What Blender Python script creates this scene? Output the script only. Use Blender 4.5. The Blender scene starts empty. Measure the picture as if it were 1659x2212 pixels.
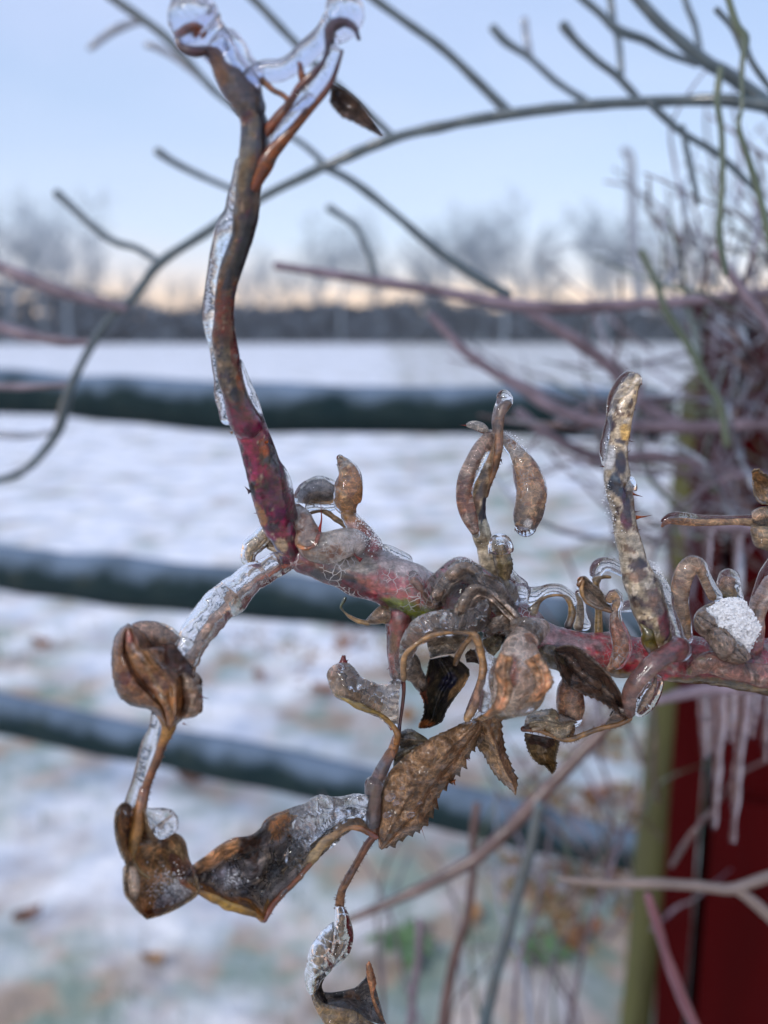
import bpy, math, random
from mathutils import Vector, Matrix, noise
R = math.radians
C = bpy.context.scene.collection
SC = bpy.context.scene

# ------------------------------------------------------------------ camera
FX, CX, CY = 1908.0, 829.5, 1106.0          # focal length and centre in the 1659 x 2212 frame
CAMH = 1.2
TILT = math.atan((CY-722)/FX)
CAM = Vector((0, 0, CAMH))
cd = bpy.data.cameras.new('camera'); cam = bpy.data.objects.new('camera', cd); C.objects.link(cam)
cam.location = CAM; cam.rotation_euler = (R(90)-TILT, 0, 0)
cd.sensor_fit = 'VERTICAL'; cd.sensor_height = 36; cd.sensor_width = 27
cd.lens = 36*FX/2212
cd.clip_start = 0.01; cd.clip_end = 2000
cd.dof.use_dof = True; cd.dof.focus_distance = 0.2; cd.dof.aperture_fstop = cd.lens/3.7
SC.camera = cam
CR = Matrix.Rotation(R(90)-TILT, 3, 'X')

# ------------------------------------------------------------------ world and sun
SUN_EL, SUN_AZ = R(38), R(-140)             # azimuth from +Y (ahead), clockwise
w = bpy.data.worlds.new('World'); SC.world = w; w.use_nodes = True
nt = w.node_tree; N = nt.nodes; L = nt.links
for n in list(N): N.remove(n)
def nn(nodes, t, **k):
    n = nodes.new(t)
    for a, b in k.items(): setattr(n, a, b)
    return n
out = nn(N, 'ShaderNodeOutputWorld'); b1 = nn(N, 'ShaderNodeBackground'); b2 = nn(N, 'ShaderNodeBackground')
add = nn(N, 'ShaderNodeAddShader')
sky = nn(N, 'ShaderNodeTexSky'); sky.sky_type = 'NISHITA'; sky.sun_disc = False
sky.sun_elevation = SUN_EL; sky.sun_rotation = SUN_AZ
L.new(sky.outputs[0], b1.inputs[0]); b1.inputs[1].default_value = 0.05
tc = nn(N, 'ShaderNodeTexCoord'); sx = nn(N, 'ShaderNodeSeparateXYZ'); L.new(tc.outputs['Generated'], sx.inputs[0])
ns = nn(N, 'ShaderNodeTexNoise'); ns.inputs['Scale'].default_value = 2.2; ns.inputs['Detail'].default_value = 3
mp = nn(N, 'ShaderNodeMapping'); mp.inputs['Scale'].default_value = (1, 1, 3.0); mp.inputs['Location'].default_value = (3.1, 1.2, 0.4)
L.new(tc.outputs['Generated'], mp.inputs[0]); L.new(mp.outputs[0], ns.inputs[0])
ma = nn(N, 'ShaderNodeMath', operation='MULTIPLY_ADD'); ma.inputs[1].default_value = 0.10; 
L.new(ns.outputs[0], ma.inputs[0])
sb = nn(N, 'ShaderNodeMath', operation='SUBTRACT'); L.new(sx.outputs[2], sb.inputs[0]); sb.inputs[1].default_value = 0.05
L.new(sb.outputs[0], ma.inputs[2])
rp = nn(N, 'ShaderNodeValToRGB'); L.new(ma.outputs[0], rp.inputs[0])
el = rp.color_ramp.elements
stops = [(0.0, (.88, .58, .44)), (.045, (1.05, .74, .55)), (.068, (.72, .66, .70)), (.11, (.56, .66, .83)), (.2, (.45, .57, .79)), (.35, (.38, .50, .76)), (1, (.62, .68, .80))]
el[0].position, el[0].color = stops[0][0], (*stops[0][1], 1)
el[1].position, el[1].color = stops[-1][0], (*stops[-1][1], 1)
for p, c in stops[1:-1]:
    e = el.new(p); e.color = (*c, 1)
ns2 = nn(N, 'ShaderNodeTexNoise'); ns2.inputs['Scale'].default_value = 1.6; ns2.inputs['Detail'].default_value = 4
mp2 = nn(N, 'ShaderNodeMapping'); mp2.inputs['Scale'].default_value = (1, 1, 2.4); mp2.inputs['Location'].default_value = (0.3, 0.0, 0.9)
L.new(tc.outputs['Generated'], mp2.inputs[0]); L.new(mp2.outputs[0], ns2.inputs[0])
mr = nn(N, 'ShaderNodeMapRange'); mr.inputs[1].default_value = .38; mr.inputs[2].default_value = .68; mr.inputs[3].default_value = 0.0; mr.inputs[4].default_value = .6
L.new(ns2.outputs[0], mr.inputs[0])
mx = nn(N, 'ShaderNodeMixRGB'); mx.inputs[2].default_value = (.66, .70, .93, 1)
ml = nn(N, 'ShaderNodeMapRange'); ml.inputs[1].default_value = .02; ml.inputs[2].default_value = .14
L.new(sx.outputs[2], ml.inputs[0])
mm = nn(N, 'ShaderNodeMath', operation='MULTIPLY'); L.new(mr.outputs[0], mm.inputs[0]); L.new(ml.outputs[0], mm.inputs[1])
L.new(mm.outputs[0], mx.inputs[0]); L.new(rp.outputs[0], mx.inputs[1])
L.new(mx.outputs[0], b2.inputs[0]); b2.inputs[1].default_value = 0.92
L.new(b1.outputs[0], add.inputs[0]); L.new(b2.outputs[0], add.inputs[1]); L.new(add.outputs[0], out.inputs[0])

sl = bpy.data.lights.new('sun', 'SUN'); so = bpy.data.objects.new('sun', sl); C.objects.link(so)
sl.energy = 1.5; sl.angle = R(12); sl.color = (1, .95, .88)
sdir = Vector((math.sin(SUN_AZ)*math.cos(SUN_EL), math.cos(SUN_AZ)*math.cos(SUN_EL), math.sin(SUN_EL)))
so.rotation_euler = sdir.to_track_quat('Z', 'Y').to_euler()

SC.render.engine = 'CYCLES'
SC.view_settings.view_transform = 'Standard'; SC.view_settings.look = 'None'
SC.view_settings.exposure = 0.06; SC.view_settings.gamma = 1
SC.cycles.use_denoising = True
SC.cycles.max_bounces = 14; SC.cycles.transmission_bounces = 12; SC.cycles.glossy_bounces = 6; SC.cycles.diffuse_bounces = 3
SC.cycles.transparent_max_bounces = 16
SC.cycles.blur_glossy = 0.6; SC.cycles.sample_clamp_indirect = 6

# ------------------------------------------------------------------ pixel -> world helpers
def P(x, y, d):
    return CAM + CR @ Vector(((x-CX)/FX*d, -(y-CY)/FX*d, -d))
K8, K9 = 800/1659*1659/2500, 900/1659*1659/2500
REG = {}
for k_, (x_, y_, s_) in dict(A=(400,0,900), B=(500,800,800), C=(600,1400,800), D=(200,1800,800), E=(200,2400,800),
        F=(900,2534,800), G=(1000,1900,800), H=(1200,1500,800), I=(1400,1150,800), J=(1700,1700,800),
        K=(1600,0,900), L=(1600,800,900), N=(0,0,900), O=(0,700,900), W=(0,0,2500)).items():
    REG[k_] = (x_*.6636, y_*.6636, s_/1659*.6636)
REG['M'] = (1700*.6636, 2234*.6636, .4972*.6636)
F0 = 0.2
def Q(reg, x, y, dz=0):
    ox, oy, k = REG[reg]
    return P(ox+x*k, oy+y*k, F0+dz/1000)
def QR(reg, r, dz=0):
    return r*REG[reg][2]/FX*(F0+dz/1000)

# ------------------------------------------------------------------ materials
def mat(name):
    m = bpy.data.materials.new(name); m.use_nodes = True
    t = m.node_tree
    for n in list(t.nodes): t.nodes.remove(n)
    o = t.nodes.new('ShaderNodeOutputMaterial')
    return m, t.nodes, t.links, o
def pr(nodes, **k):
    p = nodes.new('ShaderNodeBsdfPrincipled')
    for a, b in k.items():
        p.inputs[a.replace('_', ' ')].default_value = b
    return p
def noise_n(nodes, links, scale, detail=3, coord='Object', rough=.55, sc=None):
    t = nodes.new('ShaderNodeTexCoord'); n = nodes.new('ShaderNodeTexNoise')
    n.inputs['Scale'].default_value = scale; n.inputs['Detail'].default_value = detail; n.inputs['Roughness'].default_value = rough
    if sc:
        m = nodes.new('ShaderNodeMapping'); m.inputs['Scale'].default_value = sc
        links.new(t.outputs[coord], m.inputs[0]); links.new(m.outputs[0], n.inputs[0])
    else: links.new(t.outputs[coord], n.inputs[0])
    return n
def ramp(nodes, links, src, stops):
    r = nodes.new('ShaderNodeValToRGB'); links.new(src, r.inputs[0]); e = r.color_ramp.elements
    e[0].position, e[0].color = stops[0][0], (*stops[0][1], 1)
    e[1].position, e[1].color = stops[-1][0], (*stops[-1][1], 1)
    for p, c in stops[1:-1]:
        q = e.new(p); q.color = (*c, 1)
    return r
def bump(nodes, links, src, p, dist, strength=1.0):
    b = nodes.new('ShaderNodeBump'); b.inputs['Distance'].default_value = dist; b.inputs['Strength'].default_value = strength
    links.new(src, b.inputs['Height']); links.new(b.outputs[0], p.inputs['Normal']); return b

def ice_mat(name, rough=.04, crack=0.0, cscale=420, milk=0.0, tint=(.97, .98, 1), lump=.0003):
    m, n, l, o = mat(name)
    p = pr(n, Base_Color=(*tint, 1), Roughness=rough, IOR=1.31, Transmission_Weight=1.0)
    nz = noise_n(n, l, 330, 3); b1_ = bump(n, l, nz.outputs[0], p, lump, .6); nf = noise_n(n, l, 1300, 2); b2_ = bump(n, l, nf.outputs[0], p, .00016, .5); l.new(b1_.outputs[0], b2_.inputs['Normal'])
    fin = p
    if crack or milk:
        wh = n.new('ShaderNodeBsdfDiffuse'); wh.inputs[0].default_value = (.84, .82, .82, 1)
        tr = n.new('ShaderNodeBsdfTranslucent'); tr.inputs[0].default_value = (.86, .89, .95, 1)
        m1 = n.new('ShaderNodeMixShader'); m1.inputs[0].default_value = .5
        l.new(wh.outputs[0], m1.inputs[1]); l.new(tr.outputs[0], m1.inputs[2])
        tcn = n.new('ShaderNodeTexCoord')
        vo = n.new('ShaderNodeTexVoronoi'); vo.feature = 'DISTANCE_TO_EDGE'; vo.inputs['Scale'].default_value = cscale
        wn = n.new('ShaderNodeTexNoise'); wn.inputs['Scale'].default_value = cscale*.8; wn.inputs['Detail'].default_value = 2
        l.new(tcn.outputs['Object'], wn.inputs[0])
        mxx = n.new('ShaderNodeMixRGB'); mxx.blend_type = 'ADD'; mxx.inputs[0].default_value = .0015
        l.new(tcn.outputs['Object'], mxx.inputs[1]); l.new(wn.outputs['Color'], mxx.inputs[2]); l.new(mxx.outputs[0], vo.inputs[0])
        mr = n.new('ShaderNodeMapRange'); mr.inputs[1].default_value = .0; mr.inputs[2].default_value = .075; mr.inputs[3].default_value = crack; mr.inputs[4].default_value = 0
        l.new(vo.outputs['Distance'], mr.inputs[0])
        # cracks and milk come in patches
        pn = noise_n(n, l, 130, 3)
        pm = n.new('ShaderNodeMapRange'); pm.inputs[1].default_value = .42; pm.inputs[2].default_value = .6
        l.new(pn.outputs[0], pm.inputs[0])
        mu = n.new('ShaderNodeMath'); mu.operation = 'MULTIPLY'; l.new(mr.outputs[0], mu.inputs[0]); l.new(pm.outputs[0], mu.inputs[1])
        pn2 = noise_n(n, l, 210, 5, rough=.7)
        mk_ = n.new('ShaderNodeMapRange'); mk_.inputs[1].default_value = .4; mk_.inputs[2].default_value = .72; mk_.inputs[4].default_value = milk
        l.new(pn2.outputs[0], mk_.inputs[0])
        mxm = n.new('ShaderNodeMath'); mxm.operation = 'MAXIMUM'; l.new(mu.outputs[0], mxm.inputs[0]); l.new(mk_.outputs[0], mxm.inputs[1])
        m2 = n.new('ShaderNodeMixShader'); l.new(mxm.outputs[0], m2.inputs[0]); l.new(p.outputs[0], m2.inputs[1]); l.new(m1.outputs[0], m2.inputs[2])
        fin = m2
    l.new(fin.outputs[0], o.inputs[0]); return m

def col_mat(name, rough=.5, transl=0.0, bscale=900, bdist=.00012, vary=.35, coat=0.0, vscale=500, sat=1.15, val=1.0, net=0):
    """surface whose own colour is carried by the vertex colours"""
    m, n, l, o = mat(name)
    a = n.new('ShaderNodeAttribute'); a.attribute_name = 'Col'
    p = pr(n, Roughness=rough, Coat_Weight=coat, Coat_Roughness=.05, Specular_IOR_Level=.4)
    nz = noise_n(n, l, vscale, 5, rough=.65)
    mr = n.new('ShaderNodeMapRange'); mr.inputs[1].default_value = .3; mr.inputs[2].default_value = .7; mr.inputs[3].default_value = 1-vary; mr.inputs[4].default_value = 1+vary
    l.new(nz.outputs[0], mr.inputs[0])
    mu = n.new('ShaderNodeMixRGB'); mu.blend_type = 'MULTIPLY'; mu.inputs[0].default_value = 1
    hs = n.new('ShaderNodeHueSaturation'); hs.inputs['Saturation'].default_value = sat; hs.inputs['Value'].default_value = val; l.new(a.outputs['Color'], hs.inputs['Color'])
    l.new(hs.outputs[0], mu.inputs[1]); l.new(mr.outputs[0], mu.inputs[2])
    if net:      # fine vein network and long dry streaks
        tcn = n.new('ShaderNodeTexCoord'); vo = n.new('ShaderNodeTexVoronoi'); vo.feature = 'DISTANCE_TO_EDGE'; vo.inputs['Scale'].default_value = 620
        wn = n.new('ShaderNodeTexNoise'); wn.inputs['Scale'].default_value = 300; l.new(tcn.outputs['Object'], wn.inputs[0])
        ax = n.new('ShaderNodeMixRGB'); ax.blend_type = 'ADD'; ax.inputs[0].default_value = .003; l.new(tcn.outputs['Object'], ax.inputs[1]); l.new(wn.outputs['Color'], ax.inputs[2]); l.new(ax.outputs[0], vo.inputs[0])
        vr = n.new('ShaderNodeMapRange'); vr.inputs[1].default_value = 0; vr.inputs[2].default_value = .09; vr.inputs[3].default_value = 1+net; vr.inputs[4].default_value = 1
        l.new(vo.outputs['Distance'], vr.inputs[0])
        sn_ = noise_n(n, l, 260, 4, rough=.75, sc=(1, 1, 3.2)); sr = n.new('ShaderNodeMapRange'); sr.inputs[1].default_value = .36; sr.inputs[2].default_value = .62; sr.inputs[3].default_value = .5; sr.inputs[4].default_value = 1.2
        l.new(sn_.outputs[0], sr.inputs[0])
        q1 = n.new('ShaderNodeMath'); q1.operation = 'MULTIPLY'; l.new(vr.outputs[0], q1.inputs[0]); l.new(sr.outputs[0], q1.inputs[1])
        m2_ = n.new('ShaderNodeMixRGB'); m2_.blend_type = 'MULTIPLY'; m2_.inputs[0].default_value = 1; l.new(mu.outputs[0], m2_.inputs[1]); l.new(q1.outputs[0], m2_.inputs[2]); mu = m2_
    l.new(mu.outputs[0], p.inputs['Base Color'])
    nb = noise_n(n, l, bscale, 4, rough=.6); bump(n, l, nb.outputs[0], p, bdist, .8)
    fin = p
    if transl:
        t = n.new('ShaderNodeBsdfTranslucent'); 
        mg = n.new('ShaderNodeMixRGB'); mg.blend_type = 'MULTIPLY'; mg.inputs[0].default_value = 1; mg.inputs[2].default_value = (1.5, 1.2, .8, 1)
        l.new(mu.outputs[0], mg.inputs[1]); l.new(mg.outputs[0], t.inputs[0])
        ms = n.new('ShaderNodeMixShader'); ms.inputs[0].default_value = transl; l.new(p.outputs[0], ms.inputs[1]); l.new(t.outputs[0], ms.inputs[2]); fin = ms
    l.new(fin.outputs[0], o.inputs[0]); return m

def ramp_mat(name, stops, scale, rough=.7, spec=.5, bdist=0, bscale=None, coat=0, sc=None, top=None):
    m, n, l, o = mat(name)
    p = pr(n, Roughness=rough, Coat_Weight=coat, Coat_Roughness=.1, Specular_IOR_Level=spec)
    nz = noise_n(n, l, scale, 5, rough=.6, sc=sc); r = ramp(n, l, nz.outputs[0], stops)
    src = r.outputs[0]
    if top:      # snow lying on the upward faces
        g = n.new('ShaderNodeNewGeometry'); s = n.new('ShaderNodeSeparateXYZ'); l.new(g.outputs['Normal'], s.inputs[0])
        n2 = noise_n(n, l, top[2], 4)
        ad = n.new('ShaderNodeMath'); ad.operation = 'MULTIPLY_ADD'; l.new(n2.outputs[0], ad.inputs[0]); ad.inputs[1].default_value = 1.7; l.new(s.outputs[2], ad.inputs[2])
        mr = n.new('ShaderNodeMapRange'); mr.inputs[1].default_value = top[0]; mr.inputs[2].default_value = top[0]+.75; l.new(ad.outputs[0], mr.inputs[0])
        mx = n.new('ShaderNodeMixRGB'); l.new(mr.outputs[0], mx.inputs[0]); l.new(src, mx.inputs[1]); mx.inputs[2].default_value = (*top[1], 1); src = mx.outputs[0]
    l.new(src, p.inputs['Base Color'])
    if bdist:
        nb = noise_n(n, l, bscale, 4, sc=sc); bump(n, l, nb.outputs[0], p, bdist, .8)
    l.new(p.outputs[0], o.inputs[0]); return m

M = {}
M['ice'] = ice_mat('clear_ice', .025, crack=.15, cscale=560, milk=.07)
M['ice_clear'] = ice_mat('very_clear_ice', .02, tint=(.80, .83, .93), milk=.05, crack=.05)
M['ice_crackled'] = ice_mat('crackled_ice', .04, crack=.42, cscale=700, milk=.10)
M['ice_milky'] = ice_mat('milky_ice', .06, crack=.2, cscale=700, milk=.20)
M['ice_thin'] = ice_mat('thin_glaze', .02, lump=.0005)
M['ice_net'] = ice_mat('net_cracked_ice', .04, crack=.9, cscale=520, milk=.14)
M['icicle'] = ice_mat('icicle_ice', .15, crack=0.0, milk=.12, tint=(.9, .80, .85))
M['stem'] = col_mat('iced_bark', .35, vary=.6, coat=1.0, sat=1.18, val=.72, net=.25, bdist=.0003, bscale=700)
M['leaf'] = col_mat('dead_leaf', .42, transl=.42, vary=.45, coat=1.0, bscale=650, bdist=.0006, vscale=620, sat=.98, val=1.0, net=.7)
M['stem_pale'] = col_mat('pale_iced_bark', .35, vary=.6, coat=.6, sat=1.1, val=1.1, net=.3, bdist=.0003, bscale=700)
M['leaf_thin'] = col_mat('thin_dead_leaf', .3, transl=.6, vary=.7, coat=1.0, bscale=500, bdist=.0006, vscale=520, sat=1.1, val=1.2, net=.5)
M['thorn'] = col_mat('thorn', .35, transl=.2, vary=.2)
M['twig_blue'] = ramp_mat('ice_glazed_twig', [(.3, (.018, .038, .05)), (.7, (.05, .085, .105))], 60, .35, coat=1, bdist=.002, bscale=90)
M['twig_pale'] = ramp_mat('pale_glazed_twig', [(.3, (.16, .19, .24)), (.7, (.26, .29, .36))], 60, .3, coat=1, bdist=.002, bscale=90)
M['cane_mauve'] = ramp_mat('mauve_cane', [(.3, (.06, .04, .055)), (.7, (.24, .19, .24))], 45, .35, coat=.4, bdist=.003, bscale=70)
M['cane_brown'] = ramp_mat('brown_cane', [(.3, (.04, .02, .02)), (.7, (.13, .075, .07))], 45, .35, coat=.4, bdist=.003, bscale=70)
M['cane_green'] = ramp_mat('green_cane', [(.3, (.035, .06, .035)), (.7, (.09, .12, .07))], 45, .35, coat=.4)
M['cane_beige'] = ramp_mat('beige_cane', [(.3, (.14, .105, .09)), (.7, (.25, .195, .17))], 45, .35, coat=.4)
M['cane_pink'] = ramp_mat('pink_cane', [(.3, (.11, .035, .055)), (.7, (.19, .08, .10))], 45, .35, coat=.4)

# ------------------------------------------------------------------ objects
ORG = {}
def mesh(name, V, Fc, m, parent=None, cols=None, smooth=True, org=None, seg=None):
    if org is None:
        org = ORG[parent.name] if parent else (V[0].copy() if V else Vector())
    me = bpy.data.meshes.new(name)
    me.from_pydata([tuple(v-org) for v in V], [], Fc)
    if cols:
        a = me.color_attributes.new('Col', 'FLOAT_COLOR', 'POINT')
        flat = [x for c in cols for x in (c[0], c[1], c[2], 1.0)]
        a.data.foreach_set('color', flat)
    if smooth: me.polygons.foreach_set('use_smooth', [True]*len(me.polygons))
    me.materials.append(m); me.update()
    o = bpy.data.objects.new(name, me); C.objects.link(o)
    if parent: o.parent = parent
    else: o.location = org
    ORG[o.name] = org
    return o
def tag(o, label, cat, group=None, kind=None):
    if label: o['label'] = label
    if cat: o['category'] = cat
    if group: o['group'] = group
    if kind: o['kind'] = kind
    return o
def thing(name, label, cat, loc, group=None):
    o = bpy.data.objects.new(name, None); C.objects.link(o); o.location = loc; o.empty_display_size = .01
    ORG[o.name] = Vector(loc); tag(o, label, cat, group); return o

def lerp(a, b, t): return a+(b-a)*t
def cr(pts, t):
    """Catmull-Rom through a list of tuples, t in 0..len-1"""
    n = len(pts); i = min(int(t), n-2); f = t-i
    p0 = pts[max(i-1, 0)]; p1 = pts[i]; p2 = pts[i+1]; p3 = pts[min(i+2, n-1)]
    f2, f3 = f*f, f*f*f
    return tuple(.5*(2*b+(c-a)*f+(2*a-5*b+4*c-d)*f2+(3*b-a-3*c+d)*f3) for a, b, c, d in zip(p0, p1, p2, p3))
def resample(pts, n):
    """n+1 samples evenly spaced by length in the first two (or three) coordinates"""
    M_ = max(60, n*2); s = [cr(pts, i/M_*(len(pts)-1)) for i in range(M_+1)]
    d = [0]
    k = 3 if len(pts[0]) > 3 else 2
    for a, b in zip(s, s[1:]): d.append(d[-1]+math.dist(a[:k], b[:k]))
    T = d[-1] or 1; o = []; j = 0
    for i in range(n+1):
        t = T*i/n
        while j < M_-1 and d[j+1] < t: j += 1
        f = (t-d[j])/max(d[j+1]-d[j], 1e-12); f = min(max(f, 0), 1)
        o.append(tuple(lerp(a, b, f) for a, b in zip(s[j], s[j+1])))
    return o

def nz3(p, s, off=0.0): return noise.noise(Vector((p.x*s+off, p.y*s+off*.7, p.z*s-off)))

def tube_geo(pts, sides=24, step=None, nstep=None, amp=.0, nscale=300, squash=1.0, seed=0, round0=True, round1=True, rib=0, ribn=20, colf=None, amp2=0, nscale2=1200, flute=0, fph=0):
    """pts: world-space (x,y,z,r). returns V,F,cols"""
    Ltot = sum(math.dist(a[:3], b[:3]) for a, b in zip(pts, pts[1:]))
    n = nstep or max(4, min(400, int(Ltot/step)))
    S = resample(pts, n)
    ctr = [Vector(s[:3]) for s in S]; rad = [max(s[3], 1e-5) for s in S]
    rings = []
    view = (CR @ Vector((0, 0, 1))).normalized()
    for i in range(n+1):
        t = (ctr[min(i+1, n)]-ctr[max(i-1, 0)]).normalized()
        if i == 0:
            e = t.cross(view)
            if e.length < 1e-3: e = t.orthogonal()
            e.normalize()
        else:
            e = (e-t*e.dot(t)); e.normalize()
        f = t.cross(e).normalized()
        rings.append((ctr[i], rad[i], e, f, t, i/n))
    full = []
    if round0:
        c, r, e, f, t, u = rings[0]
        for k in (4, 3, 2, 1):
            a = k/4*R(84); full.append((c-t*r*math.sin(a), r*math.cos(a), e, f, t, u))
    full += rings
    if round1:
        c, r, e, f, t, u = rings[-1]
        for k in (1, 2, 3, 4):
            a = k/4*R(84); full.append((c+t*r*math.sin(a), r*math.cos(a), e, f, t, u))
    V = []; cols = [] if colf else None
    for c, r, e, f, t, u in full:
        for k in range(sides):
            a = 2*math.pi*k/sides
            d = e*math.cos(a)+f*math.sin(a)*squash
            p = c+d*r
            rr = r
            if amp: rr *= 1+amp*nz3(p, nscale, seed)*1.6
            if amp2: rr *= 1+amp2*nz3(p, nscale2, seed+3)
            if flute:
                ph = a-fph-u*2.5-.8*nz3(c, 120, seed)
                rr *= 1-1.6*flute*max(0, math.cos(ph))**8+.5*flute*math.cos(3*a+u*6+seed)
            if rib: rr *= 1+rib*math.sin(u*ribn*2*math.pi+2.5*nz3(p, 250, seed))
            p = c+d*rr
            V.append(p)
            if colf: cols.append(colf(u, d, p))
    F_ = []
    m = len(full)
    for i in range(m-1):
        for k in range(sides):
            a = i*sides+k; b = i*sides+(k+1) % sides
            F_.append((a, b, b+sides, a+sides))
    F_.append(tuple(range(sides-1, -1, -1))); F_.append(tuple((m-1)*sides+k for k in range(sides)))
    return V, F_, cols
SIDE = CR @ Vector((1, 0, 0)); UPV = CR @ Vector((0, 1, 0))
def wpts(reg, pts):
    o = []
    for q in pts:
        x, y, r = q[:3]; dz = q[3] if len(q) > 3 else 0
        p = Q(reg, x, y, dz); o.append((p.x, p.y, p.z, QR(reg, r, dz)))
    return o
def tube(name, reg, pts, m, parent=None, rs=1, **k):
    if rs != 1: pts = [(q[0], q[1], q[2]*rs, *q[3:]) for q in pts]
    k.setdefault('sides', 28); k.setdefault('step', .0005)
    V, F_, cols = tube_geo(wpts(reg, pts), **k)
    return mesh(name, V, F_, m, parent, cols)

def palette(stops, spots=(), blot=(), seed=0, axis='side'):
    """stops along u; spots (u,s,ru,rs,col); blotches (scale, thr, col)"""
    def f(u, d_, p):
        s = d_.dot(SIDE) if axis == 'side' else -d_.dot(UPV)
        c = stops[-1][1]
        uu = u+.02*nz3(p, 260, seed)
        for (a, ca), (b, cb) in zip(stops, stops[1:]):
            if uu <= b:
                t = min(max((uu-a)/max(b-a, 1e-6), 0), 1); c = tuple(lerp(x, y, t) for x, y in zip(ca, cb)); break
        for sc, th, cb in blot:
            v = nz3(p, sc, seed+sc*.01)*.7+.3*nz3(p, sc*3.1, seed)
            t = min(max((v-th)/.08, 0), 1)
            if t: c = tuple(lerp(x, y, t) for x, y in zip(c, cb))
        for su, ss, ru, rs, cb in spots:
            d = ((u-su)/ru)**2+((s-ss)/rs)**2+.7*nz3(p, 420, seed+7)
            t = min(max((1.1-d)/.35, 0), 1)
            if t: c = tuple(lerp(x, y, t) for x, y in zip(c, cb))
        return c
    return f

TAN = (.34, .24, .14); BRN = (.20, .11, .055); DBR = (.07, .035, .02); GOLD = (.42, .24, .09); ORG_ = (.30, .11, .03)
BURG = (.17, .015, .035); DARK = (.018, .018, .028); RED = (.30, .04, .04); OLIVE = (.12, .13, .03); GREY = (.32, .29, .25); PINK = (.42, .17, .17)

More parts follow.
